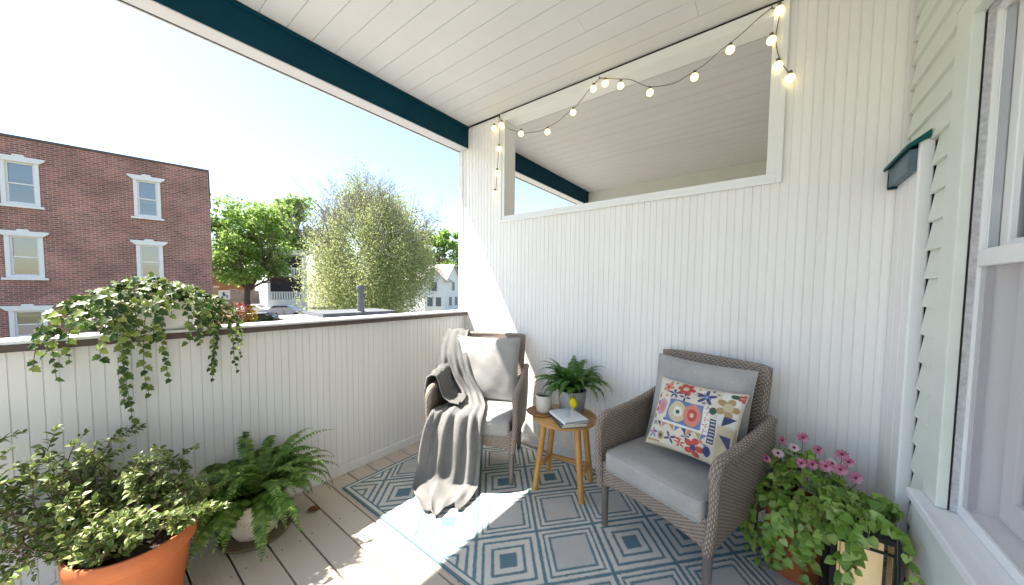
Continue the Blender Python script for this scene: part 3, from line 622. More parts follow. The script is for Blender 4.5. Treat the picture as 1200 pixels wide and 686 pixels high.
# patterned pillow
def make_pillow():
    n = 150; W_, H_ = .40, .355
    cols = dict(cream=(.62, .57, .47), red=(.46, .085, .075), navy=(.06, .075, .17), blue=(.14, .20, .36), tan=(.40, .27, .14), rose=(.55, .22, .17), green=(.06, .12, .09), pink=(.5, .28, .34), white=(.70, .68, .62), sand=(.55, .47, .32))
    SH = []
    rr = random.Random(5)
    def el(cx, cy, rx, ry, c, a=0): SH.append((lambda u, v: (((u-cx)*math.cos(a)+(v-cy)*math.sin(a))/rx)**2+((-(u-cx)*math.sin(a)+(v-cy)*math.cos(a))/ry)**2 < 1, c))
    def rc(x0, x1, y0, y1, c): SH.append((lambda u, v: x0 < u < x1 and y0 < v < y1, c))
    def tri(x0, x1, y0, y1, c, k=0): SH.append((lambda u, v: x0 < u < x1 and y0 < v < y1 and ((u-x0)/(x1-x0) < (v-y0)/(y1-y0) if k == 0 else (u-x0)/(x1-x0) > 1-(v-y0)/(y1-y0)), c))
    def flower(cx, cy, r, c, c2, k=6):
        for i in range(k): el(cx+r*.62*math.cos(i*2*PI/k), cy+r*.75*math.sin(i*2*PI/k), r*.42, r*.36, c, i*2*PI/k)
        el(cx, cy, r*.3, r*.36, c2)
    def leafs(cx, cy, r, c, k=4, a0=.4):
        for i in range(k): el(cx+r*.6*math.cos(a0+i*2*PI/k), cy+r*.6*math.sin(a0+i*2*PI/k), r*.5, r*.2, c, a0+i*2*PI/k)
    rc(.80, .99, .04, .50, 'sand'); rc(.78, 1, .52, .98, 'white')
    rc(.23, .64, .37, .69, 'blue'); el(.35, .53, .10, .14, 'sand'); el(.52, .53, .105, .145, 'rose'); el(.52, .53, .06, .08, 'red'); el(.52, .53, .025, .03, 'sand'); el(.35, .53, .05, .07, 'white'); el(.35, .53, .022, .03, 'green')
    rc(.64, .72, .34, .72, 'white')
    for i in range(5): leafs(.68, .38+i*.075, .028, 'red', 3, i)
    rc(.72, .79, .25, .56, 'navy')
    for i in range(7): rc(.727, .783, .27+i*.042, .285+i*.042, 'cream')
    el(.13, .55, .075, .12, 'pink'); el(.13, .55, .04, .06, 'rose')
    for i in range(4): el(.06, .40+i*.1, .02, .03, 'red')
    flower(.38, .88, .10, 'red', 'sand'); flower(.16, .85, .075, 'rose', 'red', 5); leafs(.27, .77, .07, 'navy', 5); leafs(.40, .75, .06, 'navy', 4, 0); leafs(.62, .83, .11, 'navy', 5, .3); leafs(.60, .84, .05, 'blue', 4)
    flower(.86, .75, .12, 'tan', 'white', 5); el(.86, .76, .05, .06, 'sand'); el(.90, .93, .045, .035, 'green'); flower(.975, .93, .05, 'red', 'rose', 5); el(.73, .66, .035, .05, 'green'); tri(.84, .985, .50, .64, 'navy'); tri(.82, .95, .22, .40, 'navy', 1); el(.93, .12, .045, .06, 'tan')
    rc(.20, .66, .345, .37, 'white')
    for i in range(9): tri(.06+i*.075, .125+i*.075, .255, .335, ('blue', 'navy', 'rose', 'tan')[i % 4], i % 2)
    flower(.60, .13, .115, 'red', 'navy', 5); leafs(.44, .13, .06, 'red', 5); leafs(.32, .16, .075, 'navy', 4); el(.20, .15, .04, .06, 'tan'); el(.20, .15, .02, .03, 'navy'); leafs(.09, .16, .07, 'blue', 5); el(.74, .14, .035, .07, 'navy'); leafs(.50, .24, .05, 'navy', 4, .2); rc(.03, .2, .045, .07, 'tan')
    for i in range(60):
        u, v = rr.uniform(.04, .97), rr.uniform(.05, .97)
        if not any(f(u, v) for f, _ in SH): el(u, v, rr.uniform(.008, .02), rr.uniform(.01, .024), rr.choice(['navy', 'red', 'tan', 'rose', 'green', 'blue']), rr.uniform(0, 3))
    M = Matrix.Translation((.058, -.01, .632)) @ Matrix.Rotation(R(6), 4, 'Z') @ Matrix.Rotation(R(0), 4, 'Y') @ Matrix.Rotation(R(90-27), 4, 'X')
    mb = MB(); pillow(mb, W_, H_, .125, M, n=n, seed=9, pinch=.16)
    m, nt, b = newmat('folk_print'); a = nd(nt, 'ShaderNodeVertexColor', _layer_name='print'); tc = nd(nt, 'ShaderNodeTexCoord'); nz = nd(nt, 'ShaderNodeTexNoise', Scale=500.0)
    lk(nt, tc.outputs['Object'], nz.inputs['Vector']); bp = nd(nt, 'ShaderNodeBump', Strength=.35, Distance=.002); lk(nt, nz.outputs['Fac'], bp.inputs['Height']); lk(nt, bp.outputs[0], b.inputs['Normal'])
    lk(nt, a.outputs[0], b.inputs['Base Color']); b.inputs['Roughness'].default_value = .9; b.inputs['Specular IOR Level'].default_value = .15
    o = mb.build('throw_pillow', m, None, 70); me = o.data; at_ = me.color_attributes.new('print', 'FLOAT_COLOR', 'POINT')
    arr = np.tile(np.array([.55, .48, .36, 1.]), (len(me.vertices), 1)); k = (n+1)**2
    for j in range(n+1):
        for i in range(n+1):
            c = 'cream'; u, v = i/n, j/n
            for f, cc in SH:
                if f(u, v): c = cc
            arr[j*(n+1)+i] = (*cols[c], 1)
    arr[k:2*k] = arr[:k]
    at_.data.foreach_set('color', arr.ravel())
    o.location = (1.94, -.365, .009); o.rotation_euler.z = R(-19)
    tag(o, 'cream pillow with a red and blue folk print leaning in the armchair', 'pillow')
make_pillow()

# ================================================================ SIDE TABLE AND WHAT STANDS ON IT
TX, TY, TZ = 1.255, -.345, .47
tb = empty('side_table', (TX, TY, .009), 0, 'small round light wood side table between the two armchairs', 'table'); tb.rotation_euler.z = R(12)
OAK = woodmat('honey_oak', (.58, .33, .11), (.42, .21, .06), 0); OAKV = woodmat('honey_oak_legs', (.62, .33, .085), (.46, .22, .05), 2)
MB().lathe([(0, .438), (.185, .438), (.199, .442), (.203, .450), (.203, .456), (.197, .461), (0, .461)], n=56).build('tabletop', OAK, tb, 40)
for sx, sy in ((-1, -1), (1, -1), (1, 1), (-1, 1)):
    MB().tube([(sx*.148, sy*.125, 0), (sx*.105, sy*.088, .438)], [.0170, .0205], 14).build('leg', OAKV, tb, True)
for p, qq in (((-.137, .118, .11), (.137, .118, .11)),):
    MB().bar(p, qq, .020, .026).build('stretcher', OAK, tb)
for sx in (-1, 1): MB().bar((sx*.135, .115, .125), (sx*.139, -.03, .125), .018, .022).build('stretcher', OAK, tb)
# saucer + mug
CER = mat('speckled_ceramic', (.60, .565, .52), .45, .12, 160, .1, 200)
sx_, sy_ = TX-.140, TY-.060
cst = MB(); cst.lathe([(0, 0), (.078, 0), (.090, .006), (.094, .013), (.089, .0135), (.078, .008), (0, .008)], n=40); cst = cst.build('coaster', woodmat('coaster_wood', (.46, .24, .09), (.28, .13, .045), 1), None, 40); cst.location = (sx_, sy_, TZ+.0002)
tag(cst, 'round dark-edged wooden coaster plate under the mug', 'coaster')
mg = MB(); mg.lathe([(0, 0), (.043, 0), (.049, .005), (.052, .03), (.052, .108), (.051, .1105), (.049, .1095), (.048, .096), (.046, .012), (0, .01)], n=40)
mg = mg.build('mug', CER, None, 45); mg.location = (sx_+.012, sy_+.012, TZ+.0085); tag(mg, 'pale speckled ceramic mug with coffee on the wooden coaster', 'mug')
hd = MB(); hd.tube([(-.049-.030*math.sin(a)*1.0, 0, .058+.032*math.cos(a)) for a in np.linspace(-.15, PI+.15, 14)], [.0055]*14, 8); hd = hd.build('handle', CER, mg, True); hd.rotation_euler.z = R(-8)
MB().lathe([(0, .094), (.0475, .094), (.0478, .0945), (0, .0947)], n=32).build('coffee', mat('coffee', (.03, .015, .008), .15), mg, True)
# books
BKX, BKY = TX+.065, TY-.075
def book(name, lbl, w, d, h, z, rz, dx, dy, cov, page):
    o = empty(name, (BKX+dx, BKY+dy, z), R(rz), lbl, 'book', 'two books stacked on the side table')
    mark_bevel(MB().box(-w/2, w/2, -d/2, d/2, h-.0025, h).box(-w/2, w/2, -d/2, d/2, 0, .0025).box(-w/2, -w/2+.003, -d/2, d/2, .0025, h-.0025).build('cover', cov, o), .0008)
    MB().box(-w/2+.003, w/2-.004, -d/2+.004, d/2-.004, .0026, h-.0026).build('pages', page, o); return o
PAGE = mat('book_pages', (.66, .62, .52), .9, .12, 300, stretch=(1, 1, 40))
book('book', 'dark grey covered book, lower one of the stack on the side table', .165, .215, .024, TZ+.0004, 50, -.004, .004, mat('dark_cover', (.07, .075, .08), .5, .2, 20), PAGE)
b2 = book('book', 'pale book with a faint sketch on its cover, upper one of the stack', .155, .205, .018, TZ+.0248, 57, .002, -.002, mat('pale_cover', (.80, .82, .84), .35, .06, 18), mat('grey_pages', (.36, .37, .38), .9, .1, 200, stretch=(1, 1, 40)))
dr = MB()
for i in range(9):
    a = i*.7; dr.tube([(.03*math.cos(a+t*2)*(.3+t), .04*math.sin(a*1.3+t*2.2)*(.4+t), .0183) for t in np.linspace(0, 1, 8)], .0007, 4)
dr.build('cover_sketch', mat('sketch_ink', (.36, .40, .46), .7), b2)

# ---------------------------------------------------------------- plants: helpers
SOIL = mat('potting_soil', (.035, .022, .015), .95, .4, 60, .8, 90)
STEM = mat('green_stem', (.10, .12, .035), .6, .2, 30); WOODY = mat('woody_stem', (.12, .075, .045), .8, .25, 40)
def fern(par, c, n, L, tilt, leafm, seed, xmin=None, droop=1.0, size=.028, bias=None, pairs=24, ymax=None):
    rs = np.random.default_rng(seed); Pp, D, N, S = [], [], [], []; st = MB()
    for k in range(n):
        a = 2*PI*(k*.618034)+rs.uniform(-.15, .15); l = L*rs.uniform(.7, 1.12); el = R(rs.uniform(*tilt)); 
        dr = rs.uniform(.8, 1.5)*droop; d = np.array([math.cos(a), math.sin(a)]); tw = rs.uniform(-.3, .3)
        pts = []; p = np.array([c[0]+d[0]*.03, c[1]+d[1]*.03, c[2]]); ang = el; s = l/pairs
        for i in range(pairs+1):
            pts.append(p.copy()); dd = np.array([d[0]*math.cos(ang), d[1]*math.cos(ang), math.sin(ang)]); p = p+dd*s
            if xmin is not None and p[0] < xmin: p[0] = xmin+.004*rs.random()
            if ymax is not None and p[1] > ymax: p[1] = ymax-.004*rs.random()
            ang -= dr*1.9/pairs*(.35+1.3*i/pairs); d = np.array([d[0]*math.cos(tw/pairs)-d[1]*math.sin(tw/pairs), d[0]*math.sin(tw/pairs)+d[1]*math.cos(tw/pairs)])
            if ang < -1.45: ang = -1.45
        pts = np.array(pts); st.tube(pts, np.linspace(.0022, .0006, len(pts)), 5)
        tn = nrm(np.gradient(pts, axis=0))
        for i in range(2, pairs+1):
            f = i/pairs; sz = size*(math.sin(PI*min(1, f*.80+.17))**.8)*rs.uniform(.85, 1.1)+.002
            side = nrm(np.cross(tn[i], [0, 0, 1.])+1e-6); nn = np.cross(side, tn[i])
            for sg in (-1, 1):
                Pp.append(pts[i]); dv = side*sg+tn[i]*.35+np.array([0, 0, -.18+rs.uniform(-.12, .12)]); D.append(dv); N.append(nn+rs.normal(0, .15, 3)); S.append(sz)
        for kk in range(1):
            Pp.append(pts[-1]); D.append(tn[-1]); N.append(np.cross(nrm(np.cross(tn[-1], [0, 0, 1.])+1e-6), tn[-1])); S.append(size*.5)
    st.build('frond_stems', STEM, par, True)
    tm = sym([(.001, 0), (.22, .08), (.20, .55), (.001, 1)], .2)
    leafmesh('fronds', leafm, np.array(Pp), D, N, S, tm, par)
def at_par(o, *meshes): pass

# big fern in pale pot
FERN = leafmat('fern_green', [(.05, .11, .015), (.10, .20, .03), (.15, .27, .045), (.24, .36, .10)], .45, .35)
FX_, FY_ = .205, -1.695
fp = empty('potted_fern', (FX_, FY_, .019), 0, 'bushy green fern in a weathered pale stone pot beside the railing', 'plant')
POTM = mat('weathered_pot', (.58, .52, .44), .85, .25, 14, .5, 60, dirt=.7, dcol=(.30, .22, .15))
MB().lathe([(0, 0), (.078, 0), (.086, .006), (.108, .05), (.124, .10), (.128, .14), (.122, .165), (.124, .175), (.136, .18), (.138, .195), (.132, .20), (.120, .195), (.116, .17), (0, .17)], n=48).build('pot', POTM, fp, 40)
gl = MB()
for k in range(26):
    a = 2*PI*k/26; gl.tube([(.1265*math.cos(a+t*.25)+0, .1265*math.sin(a+t*.25), .085+.045*t+.01*math.sin(t*6)) for t in np.linspace(0, 1, 6)], .0035, 5)
gl.build('pot_relief', POTM, fp, True)
MB().lathe([(0, .165), (.117, .165), (.1, .175), (0, .182)], n=24).build('soil', SOIL, fp, True)
fern(fp, (0, 0, .19), 74, .42, (22, 86), FERN, 5, xmin=.02-FX_, droop=.98, size=.040, pairs=30)
sc_ = MB(); sc_.lathe([(0, 0), (.135, 0), (.150, .008), (.156, .02), (.150, .022), (.138, .0105), (0, .010)], n=48); sc_ = sc_.build('plant_saucer', mat('brown_saucer', (.17, .125, .075), .5, .25, 20), None, 40); sc_.location = (FX_, FY_, .0005)
tag(sc_, 'shallow brown plant saucer under the weathered fern pot', 'saucer'); fp.location.z = .011

# table fern
t2 = empty('table_fern', (TX+.000, TY+.095, TZ+.0005), 0, 'small lush fern in a grey pot on the round side table', 'plant')
MB().lathe([(0, 0), (.074, 0), (.078, .004), (.094, .140), (.094, .145), (.088, .145), (.086, .130), (0, .128)], n=40).build('pot', mat('grey_concrete', (.36, .36, .375), .8, .12, 30, .3, 90), t2, 40)
MB().lathe([(0, .126), (.086, .126), (.06, .134), (0, .138)], n=20).build('soil', SOIL, t2, True)
fern(t2, (0, 0, .138), 84, .275, (40, 89), leafmat('deep_fern_green', [(.025, .085, .012), (.05, .14, .022), (.08, .19, .03), (.12, .24, .05)], .45, .25), 8, droop=.95, size=.026, pairs=28, ymax=.235)
yo = empty('yellow_ornament', (TX+.060, TY-.005, TZ+.0005), 0, 'bright yellow oval ornament on a small pale foot in front of the fern pot', 'ornament')
MB().lathe([(0, 0), (.020, 0), (.022, .004), (.012, .014), (.008, .045), (.010, .061), (0, .062)], n=24).build('foot', mat('pale_green_glaze', (.50, .53, .42), .3), yo, True)
MB().lathe([(0, .059), (.014, .063), (.025, .078), (.028, .094), (.025, .111), (.014, .125), (.004, .129), (0, .129)], n=28, sy=.7).build('body', mat('yellow_glaze', (.72, .56, .012), .35, .12, 30), yo, True)
MB().tube([(0, 0, .127), (.001, 0, .139), (.005, 0, .147)], .002, 6).build('stem', WOODY, yo)

# terracotta pot with variegated shrub
TERRA = mat('terracotta_plastic', (.44, .125, .040), .6, .16, 7, .25, 60, dirt=.4, dcol=(.46, .22, .12))
VARI = leafmat('variegated_leaf', [(.05, .09, .018), (.085, .14, .025), (.13, .19, .04), (.22, .27, .07), (.38, .40, .18)], .4, .3, edge=((.46, .45, .25), 1.22))
PX_, PY_ = .427, -2.117
tp = empty('potted_shrub', (PX_, PY_, 0.001), 0, 'variegated small-leaved shrub sprawling out of a large orange terracotta pot', 'plant')
MB().lathe([(0, 0), (.106, 0), (.113, .006), (.140, .21), (.150, .282), (.162, .288), (.168, .298), (.168, .340), (.163, .350), (.155, .350), (.151, .333), (.144, .30), (0, .295)], n=64).build('pot', TERRA, tp, 40)
MB().lathe([(0, .29), (.146, .305), (.11, .314), (0, .322)], n=30).build('soil', SOIL, tp, True)
def shrub(par, seed):
    rs = np.random.default_rng(seed); st = MB(); Pp, D, N, S = [], [], [], []
    cl = np.array([-.79, -.61, 0])          # the side it sprawls to
    def twig(p, d, L, n, r0, lv):
        pts = [p.copy()]; d = d/np.linalg.norm(d); L = L*(.82 if lv == 0 else .9)
        for i in range(n):
            d = d+np.array([0, 0, -.10 if lv else -.04])+rs.normal(0, .10, 3); d /= np.linalg.norm(d); p = p+d*L/n
            if p[0]+PX_ < .02: p[0] = .022-PX_; d[0] = abs(d[0])*.2
            fr_ = p[0]*.35-p[1]*.94 if False else (p[0]*.72-p[1]*.05)
            if p[0] > -.02 and p[1] > -.12 and p[2] < .45: d[2] = abs(d[2])*.6+.15
            if math.hypot(p[0], p[1]) < .20 and p[2] < .40: d[2] = abs(d[2])+.12
            fr_ = p[0]*.61-p[1]*.79
            if fr_ > .10: d = d-np.array([.61, -.79, 0])*.35
            pts.append(p.copy())
            if lv < 2 and i > 1 and rs.random() < (.85 if lv == 0 else .55):
                s = nrm(np.cross(d, rs.normal(0, 1, 3))); twig(p.copy(), d*.9+s*.75, L*(.55 if lv == 0 else .5), 6, r0*.55, lv+1)
            if lv > 0 or i > n*.35:
                for q in range(2):
                    s = nrm(np.cross(d, rs.normal(0, 1, 3))); dv = d*.55+s*.8+np.array([0, 0, -.05]); Pp.append(p+d*L/n*rs.random()); D.append(dv); N.append(np.array([.15, -.1, 1.])+rs.normal(0, .35, 3)); S.append(rs.uniform(.017, .031))
        Pp.append(p); D.append(d); N.append(np.array([0, 0, 1.])+rs.normal(0, .3, 3)); S.append(.028)
        st.tube(pts, np.linspace(r0, r0*.4, len(pts)), 6)
    for k in range(17):
        a = rs.uniform(0, 2*PI); base = np.array([.06*math.cos(a), .06*math.sin(a), .31])
        out = np.array([math.cos(a), math.sin(a), 0])*rs.uniform(.25, .6)
        el = rs.uniform(.25, .85)
        d = out+np.array([0, 0, el])+cl*rs.uniform(.1, .75)*np.array([.55, 1.3, 1])
        twig(base, d, rs.uniform(.17, .25), 9, .0036, 0)
    for dv, L in (((-.75, -.7, .5), .48), ((-.7, -.75, .22), .50), ((-.6, -.8, .05), .46), ((-.45, -.9, .3), .42), ((-.65, -.6, .8), .42), ((-.85, -.4, .6), .42), ((-.5, .25, .8), .32), ((-.35, .75, .6), .30), ((-.2, .6, .9), .28), ((-.5, .05, .8), .36), ((-.1, .1, 1.2), .26)):
        twig(np.array([-.02, -.03, .31]), np.array(dv), L, 11, .0045, 0)
    st.build('stems', WOODY, par, True)
    leafmesh('foliage', VARI, np.array(Pp), D, N, S, OVATE, par)
shrub(tp, 12)

# ivy trough on the railing
IVYM = leafmat('ivy_leaf', [(.022, .055, .010), (.04, .085, .015), (.065, .12, .022), (.14, .20, .035), (.26, .33, .06)], .4, .3, edge=((.42, .43, .24), 1.12))
iv = empty('ivy_trough', (-.045, -2.005, 1.063), 0, 'trailing ivy spilling over a white trough that stands on the railing cap', 'plant')
tr = MB(); tr.lathe([(0, 0), (.66, 0), (.74, .008), (.93, .09), (1.0, .135), (1.0, .147), (.95, .147), (.92, .125), (0, .12)], n=48, sx=.085, sy=.185); tr.build('trough', WHITE, iv, 45)
MB().lathe([(0, .12), (.92, .125), (.7, .135), (0, .14)], n=30, sx=.085, sy=.185).build('soil', SOIL, iv, True)
def ivy(par):
    rs = np.random.default_rng(21); st = MB(); Pp, D, N, S = [], [], [], []
    def strand(y0, dy, reach, L, lift, step=.022, big=1., x0=.03):
        # rises over the rim, then falls down the inner face of the railing
        p = np.array([x0*rs.uniform(.2, 1.), y0, .145]); d = nrm(np.array([.75, dy, lift])); pts = [p.copy()]; n = max(4, int(L/step)); sd = 1
        for i in range(n):
            k = i/n; d = nrm(d+np.array([0, 0, -.20-.12*k])+rs.normal(0, .07, 3)+np.array([.04 if p[0] < reach else -.25, 0, 0])); p = p+d*step
            if p[2] < .02 and p[0] < .095: p[0] = .095+.004*rs.random()
            pts.append(p.copy())
            if i >= 1:
                sd = -sd; side = nrm(np.cross(d, [1, 0, .3])+1e-6)*sd
                dv = d*.35+side*.7+np.array([.25, 0, -.45]); nn = np.array([.85, -.35, .55])+rs.normal(0, .35, 3)
                sz = rs.uniform(.024, .043)*big*(1-.35*k); Pp.append(p+rs.normal(0, .004, 3)); D.append(dv); N.append(nn); S.append(sz)
        st.tube(pts, np.linspace(.0022, .0012, len(pts)), 5)
    # full centre curtain, longer tongue in its middle, tail of small leaves, thinner bunch on the far side
    for k in range(22): strand(rs.choice([rs.uniform(-.15, -.06), rs.uniform(-.07, .05), rs.uniform(.05, .12)], p=[.56, .10, .34]), rs.uniform(-.35, .35), rs.uniform(.12, .17), rs.uniform(.25, .40), rs.uniform(.2, 1.0), .026, 1.12)
    for y0, L in ((-.06, .60), (-.03, .54), (-.09, .52), (.01, .48)): strand(y0, -.05, .15, L+.08, .5, .026, 1.1)
    for y0, dy, L in ((.11, .5, .46), (.13, .6, .52), (.15, .7, .36), (.12, .9, .42), (.10, .4, .38), (.15, 1.2, .46), (.16, .3, .50), (.17, .9, .30)): strand(y0, dy, .13, L, .45, .024, .85)
    for y0, dy, L in ((-.14, -1.3, .44), (-.13, -1.0, .34), (-.16, -1.6, .38), (-.15, -.6, .30), (-.12, -.9, .40)): strand(y0, dy, .12, L, .55, .026, 1.)
    # bushy top
    for k in range(430):
        a, r_ = rs.uniform(0, 2*PI), rs.uniform(0, 1)**.5; yy = r_*math.sin(a)*.19; xx = r_*math.cos(a)*.11+.015
        hgt = .148+.105*(1-r_**2)*rs.uniform(.2, 1.0)+rs.uniform(-.01, .02)
        if xx > .01 and abs(yy+.01) < .10 and hgt < .195: continue
        Pp.append([xx, yy, hgt]); o_ = np.array([math.cos(a)*r_+.2, math.sin(a)*r_, .1])+rs.normal(0, .35, 3); D.append(o_+np.array([0, 0, -.2])); N.append(np.array([.25, -.1, 1.])+rs.normal(0, .35, 3)); S.append(rs.uniform(.022, .038))
    for k in range(60):
        sx = rs.choice([-1, 1]); yy = sx*rs.uniform(.17, .22); Pp.append([rs.uniform(-.05, .09), yy, rs.uniform(.03, .14)]); D.append([.4, sx*.6, -.5+rs.normal(0, .3)]); N.append(np.array([.8, sx*.3, .5])+rs.normal(0, .3, 3)); S.append(rs.uniform(.028, .046))
    st.build('vines', STEM, par, True)
    leafmesh('foliage', IVYM, np.array(Pp), D, N, S, IVY, par)
ivy(iv)

# flower pot with daisies and trailing leaves
FLX, FLY = 2.395, -.275
fl_ = empty('flower_pot', (FLX, FLY, .0105), 0, 'terracotta pot overflowing with pink daisies and bright trailing leaves beside the lantern', 'plant')
MB().lathe([(0, 0), (.078, 0), (.084, .006), (.112, .25), (.116, .27), (.128, .275), (.130, .32), (.125, .327), (.118, .324), (.113, .295), (0, .29)], n=48).build('pot', mat('terracotta_clay', (.44, .125, .045), .8, .2, 14, .3, 70, dirt=.3, dcol=(.32, .16, .09)), fl_, 40)
MB().lathe([(0, .285), (.111, .298), (.08, .31), (0, .315)], n=24).build('soil', SOIL, fl_, True)
TRAIL = leafmat('bright_leaf', [(.14, .26, .03), (.22, .37, .06), (.31, .46, .10), (.42, .55, .19)], .4, .35)
def trail(par):
    rs = np.random.default_rng(33); st = MB(); Pp, D, N, S = [], [], [], []
    for k in range(60):
        a = -PI*.5+rs.uniform(-2.4, 2.4) if k < 48 else rs.uniform(0, 2*PI)
        if -PI*.72 < a < -PI*.33 and k % 2: a += 1.2*rs.choice([-1, 1])
        o_ = np.array([math.cos(a), math.sin(a), 0]); p = np.array([*(o_[:2]*rs.uniform(.05, .10)), .33]); d = nrm(o_*rs.uniform(.5, 1.)+np.array([0, 0, rs.uniform(.5, 1.5)])); L = rs.uniform(.28, .58); step = .024; n = int(L/step); pts = [p.copy()]; sd = 1
        lim = rs.uniform(.15, .205)
        if k > 56:
            a = rs.uniform(-1.42, -1.02); o_ = np.array([math.cos(a), math.sin(a), 0]); p = np.array([*(o_[:2]*.09), .345]); d = nrm(o_*1.4+np.array([0, 0, .75])); L = rs.uniform(.62, .86); n = int(L/step); lim = rs.uniform(.335, .37); pts = [p.copy()]
        for i in range(n):
            kx = i/n; rr = math.hypot(p[0], p[1])
            d = nrm(d+np.array([0, 0, -.17-.10*kx])+rs.normal(0, .08, 3)+(-o_*.3 if rr > lim else o_*.03)); p = p+d*step
            if p[2] < .03: break
            if abs(p[0]+FLX-2.556) < .10 and abs(p[1]+FLY+.470) < .10 and p[2] < .46: p[2] = .464; d[2] = max(d[2], -.02)
            if p[1]+FLY > -.02: p[1] = -.03-FLY
            if p[0]+FLX > 2.66: p[0] = 2.65-FLX
            pts.append(p.copy())
            for q in range(2 if kx < .5 else 1):
                sd = -sd; side = nrm(np.cross(d, o_+[0, 0, .2])+1e-6)*sd; Pp.append(p+rs.normal(0, .006, 3)); D.append(d*.25+side*.7+o_*.35+np.array([0, 0, -.35])); N.append(o_*.75+np.array([-.05, -.3, .75])+rs.normal(0, .3, 3)); S.append(rs.uniform(.026, .045)*(1-.2*kx))
        if len(pts) > 2: st.tube(pts, np.linspace(.002, .001, len(pts)), 5)
    for k in range(330):      # mound under the flowers
        a, r_ = rs.uniform(0, 2*PI), rs.uniform(0, 1)**.5; o_ = np.array([math.cos(a), math.sin(a), 0]); z = .36+.20*(1-r_**2.2)*rs.uniform(.35, 1.0)
        Pp.append([o_[0]*r_*.185, min(o_[1]*r_*.19, -.03-FLY), z]); D.append(o_*(.4+r_)+rs.normal(0, .35, 3)); N.append(o_*r_*.6+np.array([0, -.2, 1.])+rs.normal(0, .3, 3)); S.append(rs.uniform(.026, .046))
    st.build('vines', STEM, par, True); leafmesh('foliage', TRAIL, np.array(Pp), D, N, S, HEART, par)
trail(fl_)
PINK = leafmat('pink_petal', [(.52, .10, .22), (.60, .20, .33), (.66, .34, .45)], .6, .3); PALE = leafmat('pale_petal', [(.72, .50, .56), (.78, .62, .66)], .6, .3); EYE = mat('dark_flower_eye', (.16, .02, .05), .7); 
rs = np.random.default_rng(4); petal = sym([(.05, .12), (.17, .45), (.19, .8), (.10, .97), (.001, 1.0)], .15)
stm = MB()
for k, (dx, dy, dz, pale) in enumerate([(-.165, -.02, .455, 0), (-.125, .03, .515, 0), (-.075, -.045, .49, 1), (-.06, .05, .53, 0), (-.02, .0, .525, 1), (.0, -.085, .485, 0), (.012, .075, .565, 0), (.035, -.07, .487, 0), (.06, .03, .53, 0), (.078, -.05, .485, 0), (.098, -.03, .50, 1), (.12, -.055, .488, 0), (.135, .04, .53, 0), (.15, .0, .515, 0), (-.17, .06, .50, 0), (-.115, -.075, .455, 0), (.165, -.05, .46, 0), (-.19, .02, .48, 0)]):
    up_ = nrm(np.array([.02+rs.normal(0, .25), -.75+rs.normal(0, .2), .65+rs.normal(0, .25)])); c = np.array([dx*1.02, dy, .075+.40+(dz-.40)*.72]); x = nrm(np.cross(up_, [0, 0, 1.])+1e-6); y_ = np.cross(up_, x); n = 11; r_ = rs.uniform(.019, .025)
    a = np.arange(n)*2*PI/n+rs.random(); Dv = x*np.cos(a)[:, None]+y_*np.sin(a)[:, None]+up_*.18
    f = leafmesh('flower', PALE if pale else PINK, np.tile(c, (n, 1)), Dv, np.tile(up_, (n, 1)), np.full(n, r_), petal, fl_)
    if pale: f['label'] = 'pale pink daisy with a dark eye'
    Mx = Matrix((tuple(x)+(0,), tuple(y_)+(0,), tuple(up_)+(0,), (0, 0, 0, 1))).transposed(); Mx.translation = Vector(c)
    MB().lathe([(0, -.001), (.0062, 0), (.0055, .003), (0, .0045)], n=10, M=Mx).build('flower_eye', EYE, f, True)
    stm.tube([c-up_*.002, c-up_*.03+np.array([0, 0, -.02]), np.array([dx*.7, dy*.7, .38])], .0014, 5)
stm.build('flower_stems', STEM, fl_, True)

# lantern
BLK = mat('black_metal', (.012, .013, .014), .45, .3, 30, .1, 120, spec=.5)
LX_, LY_ = 2.556, -.470
la = empty('candle_lantern', (LX_, LY_, .004), R(3), 'black metal lantern holding a thick cream candle beside the flower pot', 'lantern')
hw_ = .078; LH = .445
f = MB()
for sx in (-1, 1):
    for sy in (-1, 1): f.box(sx*hw_-.008, sx*hw_+.008, sy*hw_-.008, sy*hw_+.008, .02, LH-.03)
for z0_, z1_ in ((LH-.075, LH-.066),):
    for s in (-1, 1): f.box(-hw_+.008, hw_-.008, s*hw_-.004, s*hw_+.004, z0_, z1_); f.box(s*hw_-.004, s*hw_+.004, -hw_+.008, hw_-.008, z0_, z1_)
for s in (-1, 1): f.box(-.004, .004, s*hw_-.0035, s*hw_+.0035, LH-.066, LH-.03); f.box(s*hw_-.0035, s*hw_+.0035, -.004, .004, LH-.066, LH-.03)
mark_bevel(f.build('frame', BLK, la), .0015)
mark_bevel(MB().box(-.094, .094, -.094, .094, 0, .02).build('base', BLK, la), .004)
b = MB(); b.box(-.096, .096, -.096, .096, LH-.03, LH-.012); vs = [(-.094, -.094, LH-.012), (.094, -.094, LH-.012), (.094, .094, LH-.012), (-.094, .094, LH-.012), (-.06, -.06, LH+.004), (.06, -.06, LH+.004), (.06, .06, LH+.004), (-.06, .06, LH+.004)]
b.add(vs, [(0, 1, 5, 4), (1, 2, 6, 5), (2, 3, 7, 6), (3, 0, 4, 7), (4, 5, 6, 7)]); mark_bevel(b.build('lid', BLK, la), .003)
MB().tube([(-.052, 0, LH+.006), (-.050, 0, LH+.012), (0, 0, LH+.014), (.050, 0, LH+.012), (.052, 0, LH+.006)], .004, 8).build('handle', BLK, la, True)
g = MB()
for s in (-1, 1): g.box(-hw_+.009, hw_-.009, s*(hw_-.006)-.001, s*(hw_-.006)+.001, .021, LH-.031); g.box(s*(hw_-.006)-.001, s*(hw_-.006)+.001, -hw_+.010, hw_-.010, .021, LH-.031)
g.build('panes', glassmat('lantern_glass', (.97, .97, .96), .0), la)
